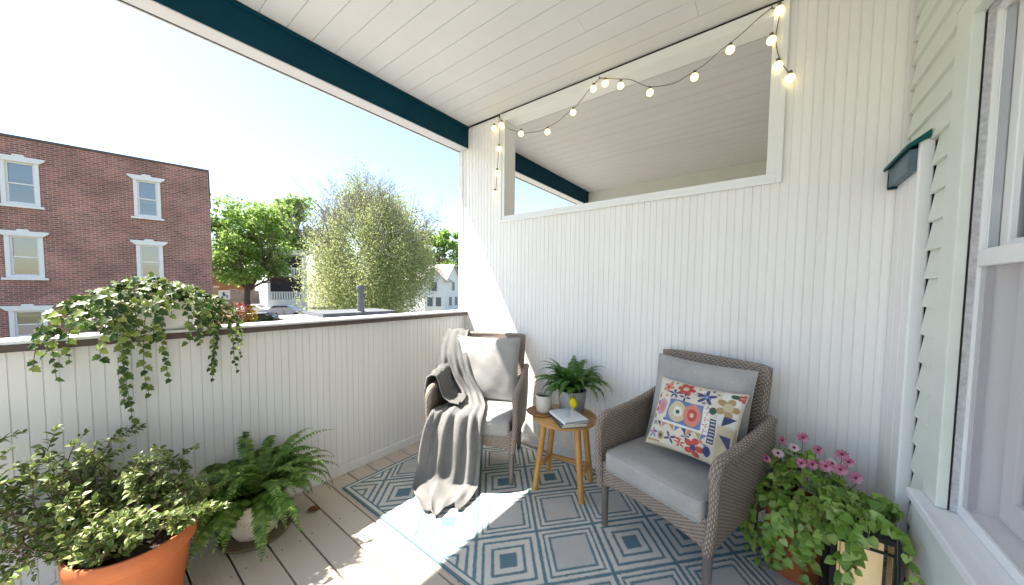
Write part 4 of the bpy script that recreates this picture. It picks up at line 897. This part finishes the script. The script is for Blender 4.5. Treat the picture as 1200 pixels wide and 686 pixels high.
WAX = mat('cream_wax', (.88, .75, .50), .5, .04); WAX.node_tree.nodes['Principled BSDF'].inputs['Emission Color'].default_value = (1, .72, .36, 1); WAX.node_tree.nodes['Principled BSDF'].inputs['Emission Strength'].default_value = .055
cdl = tag(MB().lathe([(0, 0), (.062, 0), (.064, .004), (.064, .345), (.060, .35), (.052, .346), (0, .342)], n=36).build('candle', WAX, None, True), 'thick glowing cream pillar candle inside the black lantern', 'candle')
cdl.location = (LX_, LY_, .0245)

# string lights
CORD = mat('cord', (.13, .12, .09), .6); BULB = emit('bulb_glow', (1., .80, .36), .34)
sl_ = empty('string_lights', (1.3, -.03, 2.6), 0, 'string of small warm white globe bulbs swagged across the framed opening', 'string lights')
def spl(P_, n):
    P_ = np.array(P_); out = []
    for i in range(len(P_)-1):
        p0, p1, p2, p3 = P_[max(i-1, 0)], P_[i], P_[i+1], P_[min(i+2, len(P_)-1)]
        for t in np.linspace(0, 1, n, endpoint=False): out.append(.5*((2*p1)+(-p0+p2)*t+(2*p0-5*p1+4*p2-p3)*t*t+(-p0+3*p1-3*p2+p3)*t**3))
    out.append(P_[-1]); return out
S1 = [(.425, 2.70), (.432, 2.58), (.428, 2.46), (.41, 2.28), (.392, 2.10)]
S2 = [(.425, 2.70), (.50, 2.60), (.60, 2.535), (.72, 2.49), (.90, 2.480), (1.112, 2.555), (1.30, 2.695)]
S3 = [(1.30, 2.695), (1.39, 2.655), (1.50, 2.612), (1.634, 2.52), (1.76, 2.495), (1.876, 2.520), (2.044, 2.605), (2.215, 2.705)]
S4 = [(2.215, 2.705), (2.245, 2.66), (2.236, 2.55), (2.255, 2.44), (2.298, 2.345)]
cb = MB()
for S_ in (S1, S2, S3, S4): cb.tube([(x-1.3, .004*math.sin(x*40), z-2.6) for x, z in spl(S_, 8)], .0021, 6)
for x, z in ((.425, 2.70), (1.30, 2.697), (2.215, 2.705)): cb.box(x-1.303, x-1.297, -.004, .026, z-2.602, z-2.596)
cb.build('cord', CORD, sl_, True)
bb_, sk_ = None, None
for (x, z) in [(.372, 2.622), (.452, 2.626), (.428, 2.438), (.410, 2.245), (.385, 2.078), (.655, 2.500), (.901, 2.447), (1.112, 2.524), (1.262, 2.635), (1.345, 2.640), (1.450, 2.588), (1.634, 2.483), (1.876, 2.486), (2.044, 2.566), (2.245, 2.672), (2.219, 2.540), (2.250, 2.404), (2.300, 2.325)]:
    if bb_ is None:
        bb_ = MB().lathe([(0, -.022), (.010, -.0195), (.018, -.012), (.021, -.002), (.019, .009), (.012, .017), (.008, .02), (0, .021)], n=18).build('bulb', BULB, sl_, True)
        sk_ = MB().lathe([(0, .018), (.009, .018), (.009, .032), (.006, .036), (0, .036)], n=12).build('socket', CORD, bb_, 40); bbx = bb_
    else:
        bbx = bb_.copy(); COL.objects.link(bbx); bbx.parent = sl_; k_ = sk_.copy(); COL.objects.link(k_); k_.parent = bbx
    bbx.location = (x-1.3, -.0045, z-2.6)

# fallen leaf on the deck
dlf = leafmesh('dried_leaf', mat('dry_leaf', (.14, .065, .02), .8, .3, 60), [(.235, -1.47, .006)], [(.5, .8, .05)], [(.1, 0, 1.)], [.07], sym([(.001, 0), (.28, .25), (.33, .5), (.2, .8), (.001, 1)], .4))
tag(dlf, 'single curled brown leaf lying on the deck by the fern pot', 'leaf')

# ================================================================ OUTSIDE
GZ = -2.6
g = MB(); g.add([(-900, -900, GZ), (900, -900, GZ), (900, 900, GZ), (-900, 900, GZ)], [(0, 1, 2, 3)])
struct(g.build('ground', mat('yard_ground', (.13, .13, .075), .95, .4, .25, dirt=.6, dcol=(.17, .145, .11))))
rd = MB(); rd.add([(-44, -30, GZ+.006), (-37.5, -30, GZ+.006), (-37.5, 7.0, GZ+.006), (-44, 8.5, GZ+.006)], [(0, 1, 2, 3)]); struct(rd.build('parking_pavement', mat('asphalt', (.06, .06, .062), .9, .2, 2)))

dv = MB(); dv.add([(-9.5, -16, GZ+.006), (9, -16, GZ+.006), (9, 9, GZ+.006), (-9.5, 9, GZ+.006)], [(0, 1, 2, 3)]); struct(dv.build('bounce_slab', mat('bounce_slab_grey', (.19, .185, .175), .9, .15, .8, dirt=.3, dcol=(.25, .24, .22))))  # unseen pale slab added to bounce light up onto the ceiling

def brickmat(name, c1, c2, mo, sx=1.):
    m, nt, b = newmat(name); uv = nd(nt, 'ShaderNodeUVMap')
    br_ = nd(nt, 'ShaderNodeTexBrick'); br_.inputs['Scale'].default_value = 1.0; br_.inputs['Brick Width'].default_value = .24*sx; br_.inputs['Row Height'].default_value = .083*sx; br_.inputs['Mortar Size'].default_value = .011*sx; br_.inputs['Mortar Smooth'].default_value = .3; br_.inputs['Bias'].default_value = -.1
    br_.inputs['Color1'].default_value = (*c1, 1); br_.inputs['Color2'].default_value = (*c2, 1); br_.inputs['Mortar'].default_value = (*mo, 1); lk(nt, uv.outputs[0], br_.inputs['Vector'])
    n = nd(nt, 'ShaderNodeTexNoise', Scale=.8, Detail=6.0); lk(nt, uv.outputs[0], n.inputs['Vector']); r = nd(nt, 'ShaderNodeMapRange'); r.inputs['From Min'].default_value = .3; r.inputs['From Max'].default_value = .7; r.inputs['To Min'].default_value = .68; r.inputs['To Max'].default_value = 1.28; lk(nt, n.outputs['Fac'], r.inputs['Value'])
    mx = nd(nt, 'ShaderNodeMix', _data_type='RGBA', _blend_type='MULTIPLY'); mx.inputs['Factor'].default_value = 1; lk(nt, br_.outputs['Color'], mx.inputs[6]); lk(nt, r.outputs[0], mx.inputs[7]); lk(nt, mx.outputs[2], b.inputs['Base Color'])
    b.inputs['Roughness'].default_value = .9
    bp = nd(nt, 'ShaderNodeBump', Strength=.5, Distance=.01); lk(nt, br_.outputs['Fac'], bp.inputs['Height']); bp.invert = True; lk(nt, bp.outputs[0], b.inputs['Normal']); return m
BA = R(10.6)
bb0 = empty('brick_building', (-21.01, -.23, 0), -BA, 'three-storey red brick building with white-trimmed sash windows to the left', 'building')
# local frame: +y runs along the facade to the right, +x points out of the facade
UL, UR, ZT = -15.0, 2.18, 7.02
HOLES = [(-3.86, -2.94, z0, z1) for z0, z1 in ((4.38, 6.20), (1.48, 3.26), (-1.0, .25))]+[(-.38, .48, z0, z1) for z0, z1 in ((4.40, 6.20), (1.51, 3.21), (-1.0, .25))]
b = MB()
us = sorted({UL, UR, *[h[0] for h in HOLES], *[h[1] for h in HOLES]}); zs_ = sorted({GZ, ZT, *[h[2] for h in HOLES], *[h[3] for h in HOLES]})
for i in range(len(us)-1):
    for j in range(len(zs_)-1):
        cu_, cz = (us[i]+us[i+1])/2, (zs_[j]+zs_[j+1])/2
        if any(h[0] < cu_ < h[1] and h[2] < cz < h[3] for h in HOLES): continue
        q = [(us[i], zs_[j]), (us[i+1], zs_[j]), (us[i+1], zs_[j+1]), (us[i], zs_[j+1])]; b.add([(0, u, z) for u, z in q], [(0, 1, 2, 3)], q)
for h in HOLES:      # reveals
    u0, u1, z0, z1 = h
    for p in (((u0, z0), (u0, z1)), ((u1, z1), (u1, z0)), ((u1, z0), (u0, z0)), ((u0, z1), (u1, z1))):
        (a0, c0), (a1, c1) = p; b.add([(0, a0, c0), (0, a1, c1), (-.2, a1, c1), (-.2, a0, c0)], [(0, 1, 2, 3)], [(0, c0), (0, c1), (.2, c1), (.2, c0)])
b.add([(0, UR, GZ), (-11, UR, GZ), (-11, UR, ZT), (0, UR, ZT)], [(0, 1, 2, 3)], [(0, GZ), (11, GZ), (11, ZT), (0, ZT)])
b.add([(0, UL, GZ), (-11, UL, GZ), (-11, UL, ZT), (0, UL, ZT)], [(3, 2, 1, 0)], [(0, GZ), (11, GZ), (11, ZT), (0, ZT)]); b.add([(-11, UL, GZ), (-11, UR, GZ), (-11, UR, ZT), (-11, UL, ZT)], [(0, 1, 2, 3)], [(0, GZ), (16, GZ), (16, ZT), (0, ZT)])
b.build('wall', brickmat('red_brick', (.33, .125, .092), (.17, .072, .060), (.40, .32, .28)), bb0)
MB().box(-11.05, .05, UL-.05, UR+.05, ZT, ZT+.09).build('coping', mat('dark_coping', (.10, .075, .07), .7), bb0)
MB().box(-10.9, -.1, UL+.1, UR-.1, ZT-.4, ZT-.3).build('roof', mat('flat_roof', (.12, .12, .12), .9), bb0)
FTRIM = mat('white_stone_trim', (.70, .68, .66), .6, .06, 6)
BLIND = mat('window_blind', (.55, .57, .58), .8, .05); ROOMD = mat('dark_room', (.05, .055, .06), .9)
for k, (u0, u1, z0, z1) in enumerate(HOLES):
    uc = (u0+u1)/2; wd = (u1-u0)/2
    fr = MB(); t = .12
    for (a0, a1, c0, c1) in ((u0, u0+t, z0, z1), (u1-t, u1, z0, z1), (u0+t, u1-t, z0, z0+.10), (u0+t, u1-t, z1-.12, z1)): fr.box(-.09, .03, a0, a1, c0, c1)
    fw_ = fr.build('window', FTRIM, bb0)
    hd_ = MB(); pts = [(uc-wd-.16, z1+.02), (uc-wd-.02, z1-.10), (uc+wd+.02, z1-.10), (uc+wd+.16, z1+.02), (uc+wd+.18, z1+.10), (uc+.16, z1+.10), (uc+.13, z1+.17), (uc-.13, z1+.17), (uc-.16, z1+.10), (uc-wd-.18, z1+.10)]
    n = len(pts); hd_.add([(.09, u, z) for u, z in pts]+[(.031, u, z) for u, z in pts], [tuple(range(n)), tuple(range(2*n-1, n-1, -1))]+[((i+1) % n, i, n+i, n+(i+1) % n) for i in range(n)]); hd_.build('header', FTRIM, fw_)
    MB().box(-.05, .10, u0-.10, u1+.10, z0-.09, z0-.001).build('sill', FTRIM, fw_)
    zm = (z0+z1)/2-.05; s = MB(); ia, ib = u0+t, u1-t
    for c0, c1, xo in ((z0+.10, zm+.03, -.10), (zm-.02, z1-.12, -.065)):
        for q in ((ia, ia+.05, c0, c1), (ib-.05, ib, c0, c1), (ia+.05, ib-.05, c0, c0+.05), (ia+.05, ib-.05, c1-.05, c1)): s.box(xo-.02, xo+.02, *q)
    s.build('sash', FTRIM, fw_)
    MB().add([(-.085, ia, z0+.1), (-.085, ib, z0+.1), (-.085, ib, z1-.12), (-.085, ia, z1-.12)], [(0, 1, 2, 3)]).build('pane', FARGLASS, fw_)
    dn = (.42, .55, .25, .62, .60, .4)[k]; zb = z1-(z1-z0)*dn
    MB().box(-.19, -.18, u0, u1, zb, z1).build('blind', BLIND, fw_)
    MB().box(-.9, -.86, u0-.3, u1+.3, z0-.3, z1+.3).box(-.86, -.201, u0-.3, u0-.26, z0-.3, z1+.3).box(-.86, -.201, u1+.26, u1+.3, z0-.3, z1+.3).build('room_back', ROOMD, fw_)

# trees ------------------------------------------------------------
def tree(name, lab, base, H, crown, trunk_h, r0, lm, nleaf, lsize, seed, style='round', bark=None, group=None, clumps=60, bare=0):
    rs = np.random.default_rng(seed); base = np.array(base, float)
    o = empty(name, base, 0, lab, 'tree', group); (rx, ry, rz), cz = crown
    tm = MB(); tips = []
    def limb(p, d, L, r, lv):
        n = 5; pts = [p.copy()]
        for i in range(n):
            d = nrm(d+rs.normal(0, .10 if style == 'willow' else .16, 3)+np.array([0, 0, .05])); p = p+d*L/n; pts.append(p.copy())
            if lv < 3 and i >= 1:
                for _ in range(2 if lv < 2 else 1):
                    if rs.random() < .62: limb(p.copy(), nrm(d+rs.normal(0, .55, 3)+np.array([0, 0, .25 if style == 'willow' else .05])), L*rs.uniform(.45, .68), r*.5, lv+1)
        tm.tube(pts, np.linspace(r, r*.45, n+1), 6 if lv < 2 else 4, caps=False); tips.append(p)
    tm.tube([(0, 0, -.1), (rs.normal(0, .1), rs.normal(0, .1), trunk_h*.5), (rs.normal(0, .15), rs.normal(0, .15), trunk_h)], [r0*1.25, r0, r0*.85], 10)
    for k in range(8 if style == 'willow' else 7):
        a = 2*PI*k/7+rs.uniform(-.3, .3); e = rs.uniform(.6, 1.6) if style != 'willow' else rs.uniform(1.1, 2.6)
        limb(np.array([0, 0, trunk_h*rs.uniform(.75, 1.0)]), nrm(np.array([math.cos(a)*rx, math.sin(a)*ry, e*rz*.8])), (H-trunk_h)*rs.uniform(.42, .55), r0*.5, 0)
    tm.build('trunk', bark or BARK, o, True)
    if nleaf:
        C_ = []
        while len(C_) < clumps:
            q = rs.uniform(-1, 1, 3); l = np.linalg.norm(q)
            if .35 < l < 1.0 and (q[2] > -.75): C_.append(q*np.array([rx, ry, rz])*rs.uniform(.85, 1.05)+np.array([0, 0, cz]))
        C_ = np.array(C_)
        if style == 'willow':
            k_ = 1-.45*np.clip((C_[:, 2]-cz)/rz, 0, 1); C_[:, 0] *= k_; C_[:, 1] *= k_
        cr_ = rs.uniform(.13, .30, clumps)*(rx+rz)/2*1.15
        idx = rs.integers(0, clumps, nleaf); off = rs.normal(0, 1, (nleaf, 3)); off = nrm(off)*(rs.random((nleaf, 1))**.45)*cr_[idx][:, None]
        if style == 'willow': off[:, 2] *= 1.9
        else: off[:, 2] *= .7
        Pp = C_[idx]+off
        if style == 'willow': D = nrm(Pp-np.array([0, 0, cz-rz*1.2]))+rs.normal(0, .45, (nleaf, 3))
        else: D = nrm(off)+rs.normal(0, .6, (nleaf, 3))+np.array([0, 0, -.2])
        N = nrm(off)+rs.normal(0, .7, (nleaf, 3))+np.array([0, 0, .7]); S = lsize*rs.uniform(.6, 1.25, nleaf)
        keep = Pp[:, 2] > .3
        leafmesh('crown', lm, Pp[keep], D[keep], N[keep], S[keep], DIAM, o, smooth=False)
    if bare:
        tw = MB()
        for k in range(bare):
            a = rs.uniform(0, 2*PI); rr = rs.uniform(0, .95)**.7; p = np.array([math.cos(a)*rx*rr*.9, math.sin(a)*ry*rr*.9, cz+rz*.62*math.sqrt(max(0, 1-rr*rr))-.2]); d = nrm(np.array([math.cos(a)*.6*rr, math.sin(a)*.6*rr, 1.3]))
            L = rs.uniform(1.2, 2.6)
            def tg(p, d, L, r, lv):
                pts = [p]
                for i in range(4):
                    d = nrm(d+rs.normal(0, .14, 3)); p = p+d*L/4; pts.append(p)
                    if lv < 2: 
                        for _ in range(2): tg(p, nrm(d+rs.normal(0, .5, 3)), L*.5, r*.6, lv+1)
                tw.tube(pts, np.linspace(r, r*.5, 5), 3, caps=False)
            tg(p, d, L, .016, 0)
        tw.build('bare_twigs', TWIG, o, True)
    return o
BARK = mat('bark', (.09, .065, .05), .9, .3, 4); TWIG = mat('grey_twigs', (.24, .21, .19), .9, .15, 4)
LG = leafmat('maple_green', [(.14, .24, .04), (.20, .32, .06), (.28, .40, .10), (.38, .47, .20)], .6, .6, spec=.2)
LY = leafmat('willow_yellow_green', [(.27, .32, .12), (.34, .385, .16), (.40, .435, .20), (.47, .485, .28)], .7, .5, spec=.15)
LM = leafmat('mid_green', [(.16, .20, .05), (.22, .26, .07), (.28, .32, .09), (.34, .36, .13)], .5, .55)
TG = 'trees beyond the railing'
p = at(292, 352, 38); tree('leafy_tree', 'rounded mid-green leafy tree with a dark trunk beside the brick building', (p[0], p[1], GZ), 13.4, ((4.2, 4.2, 5.2), 8.3), 4.2, .30, LG, 13500, .36, 3, group=TG, clumps=74)
p = at(343, 340, 60); tree('leafy_tree', 'taller deep green tree rising between the round tree and the yellow one', (p[0], p[1], GZ), 20.5, ((4.0, 4.0, 6.6), 14.4), 8.5, .35, LG, 5200, .6, 13, group=TG, clumps=30)
p = at(440, 372, 25); tree('willow_tree', 'big pale yellow-green tree with bare grey twigs at its top', (p[0], p[1], GZ), 13.0, ((4.6, 4.6, 5.2), 5.7), 2.2, .22, LY, 95000, .125, 5, 'willow', TWIG, TG, clumps=190, bare=60)
p = at(496, 300, 62); tree('leafy_tree', 'olive-green tree behind the right flank of the yellow-green tree', (p[0], p[1], GZ), 15.0, ((5.6, 5.6, 4.8), 10.0), 4.5, .35, LM, 4200, .55, 8, group=TG, clumps=36)
p = at(524, 300, 58); tree('leafy_tree', 'bright green tree top above the white gabled house', (p[0], p[1], GZ), 13.6, ((4.2, 4.2, 4.2), 9.2), 4.5, .3, leafmat('fresh_green', [(.14, .25, .05), (.20, .33, .07), (.28, .40, .11)], .5, .55), 3600, .5, 9, group=TG, clumps=30)

# far houses -------------------------------------------------------
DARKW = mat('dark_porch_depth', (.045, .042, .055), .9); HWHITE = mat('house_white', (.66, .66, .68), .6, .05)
p = at(338, 366, 45); c = math.atan2(CAM[1]-p[1], CAM[0]-p[0])
ph = empty('porch_house', (p[0], p[1], GZ+1.5), c+R(14), 'white two-storey porch house with dark porch openings behind the trees', 'house')
b = MB(); b.box(-7, -1.7, -2.3, 2.3, -1.5, 7.2); b.box(-1.7, .0, -2.3, 2.3, -1.5, .1); b.build('wall', HWHITE, ph)
b = MB()
for z0_, z1_ in ((3.45, 3.77), (6.55, 6.87), (.101, .5)): MB().box(-1.7, .12 if z0_ > 1 else .02, -2.3, 2.3, z0_, z1_).build('floor_slab', HWHITE, ph)
b = MB(); b.box(-7.2, .35, -2.6, 2.6, 6.88, 7.15); b.box(-7, -.1, -2.0, -.2, 7.15, 7.5); b.build('roof', mat('house_roof', (.5, .5, .52), .7), ph)
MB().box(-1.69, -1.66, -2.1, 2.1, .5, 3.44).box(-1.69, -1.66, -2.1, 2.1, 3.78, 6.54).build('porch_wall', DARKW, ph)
for yy in (-2.12, 2.12): MB().box(-.25, .05, yy-.16, yy+.16, .5, 3.44).box(-.25, .05, yy-.16, yy+.16, 3.78, 6.54).build('post', HWHITE, ph)
MB().box(-1.7, -.26, -2.28, -2.16, .5, 6.5).build('side_screen', HWHITE, ph)
for z in (.5, 3.78):
    rl = MB(); rl.box(-.12, -.04, -1.95, 1.95, z+.95, z+1.03)
    for k in range(14): rl.box(-.11, -.05, -1.9+k*.29, -1.72+k*.29, z+.05, z+.95)
    rl.build('balustrade', HWHITE, ph)
def gable(name, lab, px, py, d, w_, dep, hwall, hr, rot, rc, wc):
    p = at(px, py, d); o = empty(name, (p[0], p[1], GZ), math.atan2(CAM[1]-p[1], CAM[0]-p[0])+R(rot), lab, 'house', 'houses far beyond the railing')
    b = MB(); v = [(0, -w_/2, 0), (0, w_/2, 0), (0, w_/2, hwall), (0, 0, hwall+hr), (0, -w_/2, hwall)]; n = 5
    b.add(v+[(x-dep, y, z) for x, y, z in v], [(0, 1, 2, 3, 4), (9, 8, 7, 6, 5)]+[((i+1) % n, i, n+i, n+(i+1) % n) for i in (0, 1, 4)]); b.build('wall', wc, o)
    k = hr/(w_/2)
    for s in (-1, 1):
        b = MB(); b.add([(.3, 0, hwall+hr+.02), (.3, s*(w_/2+.35), hwall-.35*k+.02), (-dep-.3, s*(w_/2+.35), hwall-.35*k+.02), (-dep-.3, 0, hwall+hr+.02), (.3, 0, hwall+hr+.2), (.3, s*(w_/2+.35), hwall-.35*k+.2), (-dep-.3, s*(w_/2+.35), hwall-.35*k+.2), (-dep-.3, 0, hwall+hr+.2)], [(0, 1, 2, 3), (7, 6, 5, 4), (0, 4, 5, 1), (1, 5, 6, 2), (2, 6, 7, 3), (3, 7, 4, 0)]); b.build('roof', rc, o)
    for yy, z in ((-w_*.22, 1.2), (w_*.22, 1.2), (0, hwall*.66)):
        f = MB().box(.001, .05, yy-.45, yy+.45, z, z+1.4).build('window', HWHITE, o); MB().box(.051, .056, yy-.36, yy+.36, z+.1, z+1.3).build('pane', mat('house_pane', (.12, .14, .17), .15), f)
    return o
gable('gabled_house', 'white gabled house half hidden behind the yellow-green tree', 509, 345, 44, 2.6, 6, 4.9, 1.3, -18, mat('tan_roof', (.42, .36, .31), .8), HWHITE)
gable('gabled_house', 'white house with a tan roof slope beside the porch end post', 531, 345, 47, 3.6, 7, 5.0, 1.9, 60, mat('tan_shingle', (.46, .40, .35), .8), HWHITE)
p = at(272, 350, 56); bo = empty('brown_house', (p[0], p[1], GZ), math.atan2(CAM[1]-p[1], CAM[0]-p[0]), 'long orange-brown house front half covered by the round green tree', 'house')
b = MB(); b.box(-7, 0, -7, 7.5, 0, 6.1); b.build('wall', mat('orange_brown_wall', (.30, .13, .05), .8, .2, 1.2), bo)
MB().box(-7.3, .5, -7.4, 7.9, 6.1, 6.5).build('roof', mat('brown_roof', (.16, .09, .06), .8), bo)
for k in range(5):
    f = MB().box(.001, .06, -5.6+k*2.6, -4.5+k*2.6, 1.6, 3.2).build('window', mat('brown_trim', (.42, .30, .2), .7), bo); MB().box(.061, .066, -5.45+k*2.6, -4.65+k*2.6, 1.75, 3.05).build('pane', mat('brown_pane', (.07, .07, .08), .2), f)

# low neighbouring roof with vent pipe
p = at(400, 372, 14.5)
gr = empty('garage', (p[0], p[1], GZ), R(-4), 'low flat-roofed garage with a dark roof and white edge just beyond the railing', 'garage')
b = MB(); b.box(-1.15, 1.1, -1.9, 2.0, 0, 2.52); b.build('wall', mat('garage_wall', (.55, .55, .54), .8, .1), gr)
b = MB(); b.box(-1.25, 1.2, -2.0, 2.1, 2.52, 2.62); b.build('roof_edge', mat('roof_edge_white', (.72, .72, .72), .5), gr)
b = MB(); b.box(-1.1, 1.1, -1.1, 2.0, 2.621, 2.78); b.build('roof_covering', mat('roof_felt', (.10, .105, .115), .85, .15, 3), gr)
p = at(423, 372, 13.6)
vp = empty('vent_pipe', (p[0], p[1], GZ+2.78), 0, 'dark grey vent pipe with a flared cap standing on the garage roof', 'vent pipe')
MB().lathe([(0, 0), (.20, 0), (.20, .05), (.135, .08), (.125, .95), (0, .95)], n=20).build('pipe', mat('vent_metal', (.13, .125, .13), .6, .2, 6), vp, 40)
MB().lathe([(0, .951), (.165, .951), (.165, 1.10), (.15, 1.13), (0, 1.135)], n=20).build('cap', mat('vent_cap', (.11, .105, .11), .6), vp, 40)

# sign, gate post, shrubs, cars beyond the railing
p = at(263, 345, 30); face = math.atan2(CAM[1]-p[1], CAM[0]-p[0])
sg = empty('parking_sign', (p[0], p[1], GZ), face, 'small square white sign with a blue emblem on a post by the brick building', 'sign')
MB().box(-.05, .05, -.05, .05, 0, 2.9).build('post', mat('sign_post', (.14, .11, .09), .8), sg)
mark_bevel(MB().box(.051, .085, -.40, .40, 2.55, 3.35).build('panel', mat('sign_white', (.74, .75, .76), .5), sg), .02)
e = MB(); e.tube([(.0865, -.05, 3.17), (.0885, -.05, 3.17)], .075, 14); e.box(.0855, .088, -.13, .05, 2.88, 3.09); e.box(.0855, .088, -.02, .22, 2.86, 2.94); e.box(.0855, .0878, .14, .22, 2.70, 2.86); e.box(.0855, .0876, -.22, -.08, 2.66, 2.84); e.build('emblem', mat('sign_blue', (.04, .10, .22), .5), sg)
p = at(249, 356, 29); gp = empty('gate_pillar', (p[0], p[1], GZ), face, 'square beige pillar with a pale cap at the corner of the brick building', 'pillar')
MB().box(-.4, .4, -.42, .42, 0, 3.6).build('shaft', mat('beige_pillar', (.30, .26, .18), .8, .15, 3), gp); MB().box(-.46, .46, -.48, .48, 3.6, 3.75).build('cap', mat('pillar_cap', (.5, .46, .38), .8), gp)
p = at(278, 356, 45); wl = tag(MB().box(-.15, .15, -6, 5, 0, 3.1).build('garden_wall', mat('mauve_wall', (.21, .155, .14), .85, .25, 1.5)), 'low brownish wall running behind the red shrubs', 'wall'); wl.location = (p[0], p[1], GZ); wl.rotation_euler.z = face
def bush(lab, px, py, d, r, h, cols, n=420, fl=None, seed=0, ls=.17):
    p = at(px, py, d); rs = np.random.default_rng(seed); o = empty('shrub', (p[0], p[1], GZ), 0, lab, 'shrub', 'shrubs below the railing')
    zt_ = p[2]-GZ; q = nrm(rs.normal(0, 1, (n, 3))); rad = rs.random((n, 1))**.4; lump = 1+.22*np.sin(q[:, :1]*5+seed)*np.sin(q[:, 1:2]*4+2*seed)
    P_ = q*rad*lump*np.array([r, r, h]); P_[:, 2] += zt_
    leafmesh('foliage', leafmat('shrub_leaf', cols, .6, .35), P_, q+rs.normal(0, .5, (n, 3)), q+rs.normal(0, .5, (n, 3))+[0, 0, .5], ls*rs.uniform(.6, 1.2, n), DIAM, o, smooth=False)
    st = MB(); 
    for k in range(6): st.tube([(0, 0, 0), (r*.3*math.cos(k), r*.3*math.sin(k), zt_*.6), (r*.6*math.cos(k+.2), r*.6*math.sin(k+.2), zt_)], [.05, .035, .015], 5)
    st.build('stems', BARK, o, True)
RED = [(.20, .03, .02), (.34, .06, .035), (.42, .12, .07), (.10, .10, .03)]; DUSK = [(.16, .07, .06), (.24, .11, .10), (.10, .07, .05), (.08, .10, .03)]; GRN = [(.03, .07, .015), (.06, .11, .02), (.10, .15, .04)]
bush('rust-red shrub beside the beige pillar', 251, 374, 26, 1.15, 1.2, [(.26, .08, .03), (.36, .13, .05), (.12, .10, .03)], seed=1)
bush('dusky pink shrub in front of the sign post', 267, 373, 25, 1.0, 1.15, DUSK, seed=2)
bush('bright red shrub right of the sign post', 281, 369, 27, .95, 1.1, RED, seed=3)
bush('slim yellow shrub below the parked white car', 294, 374, 25, .40, 1.0, [(.42, .28, .02), (.5, .36, .03), (.3, .24, .02)], n=300, seed=4)
bush('dark mauve shrub left of the porch house', 327, 377, 24, .95, .75, [(.08, .06, .05), (.16, .11, .10), (.22, .17, .15), (.05, .06, .03)], seed=5)
bush('low green shrub under the porch house', 312, 380, 23, .6, .5, GRN, seed=6)
def car(lab, px, py, d, rot, body, seed=0):
    p = at(px, py, d); o = empty('parked_car', (p[0], p[1], p[2]-1.3), math.atan2(CAM[1]-p[1], CAM[0]-p[0])+R(rot), lab, 'car', 'cars parked beyond the railing')
    pr_ = [(-2.1, .35), (-2.15, .75), (-1.9, .92), (-1.2, .98), (-.75, 1.40), (.55, 1.43), (1.2, .98), (1.95, .88), (2.15, .62), (2.12, .33)]
    b = MB(); n = len(pr_)
    def sec(w): return [(x, w*(1 if z < 1 else .84), z) for x, z in pr_]
    b.add(sec(-.85)+sec(.85), [tuple(range(n)), tuple(range(2*n-1, n-1, -1))]+[((i+1) % n, i, n+i, n+(i+1) % n) for i in range(n)]); mark_bevel(b.build('body', body, o, 40), .05, 2)
    gm = mat('car_glass', (.03, .035, .04), .1, .05); gl_ = MB()
    for s in (-1, 1): gl_.add([(-1.1, s*.815, 1.0), (1.05, s*.815, 1.0), (.5, s*.74, 1.37), (-.7, s*.74, 1.37)], [(0, 1, 2, 3)])
    gl_.add([(1.17, -.62, 1.02), (1.17, .62, 1.02), (.60, .58, 1.41), (.60, -.58, 1.41)], [(0, 1, 2, 3)]); gl_.v = [(x+(.012 if abs(y_) < .7 else 0), y_*1.012, z) for x, y_, z in gl_.v]; gl_.build('windows', gm, o)
    for sx in (-1.3, 1.35):
        for s in (-1, 1): MB().lathe([(0, -.1), (.31, -.1), (.33, -.06), (.33, .06), (.31, .1), (.18, .1), (.16, .08), (0, .08)], n=18, M=Matrix.Translation((sx, s*.80, .33)) @ Matrix.Rotation(R(-90*s), 4, 'X')).build('wheel', mat('tyre', (.03, .03, .03), .8), o, True)
car('white van-like car parked between the red shrubs and the porch house', 297, 358, 42, 62, mat('white_car', (.75, .76, .77), .25, .03))
car('dark blue-grey car parked behind the yellow shrub', 305, 368, 30, 70, mat('dark_car', (.06, .075, .10), .25, .05))
car('pale car seen just above the railing cap in front of the porch house', 332, 359, 36, 75, mat('grey_car', (.52, .50, .52), .25, .04))
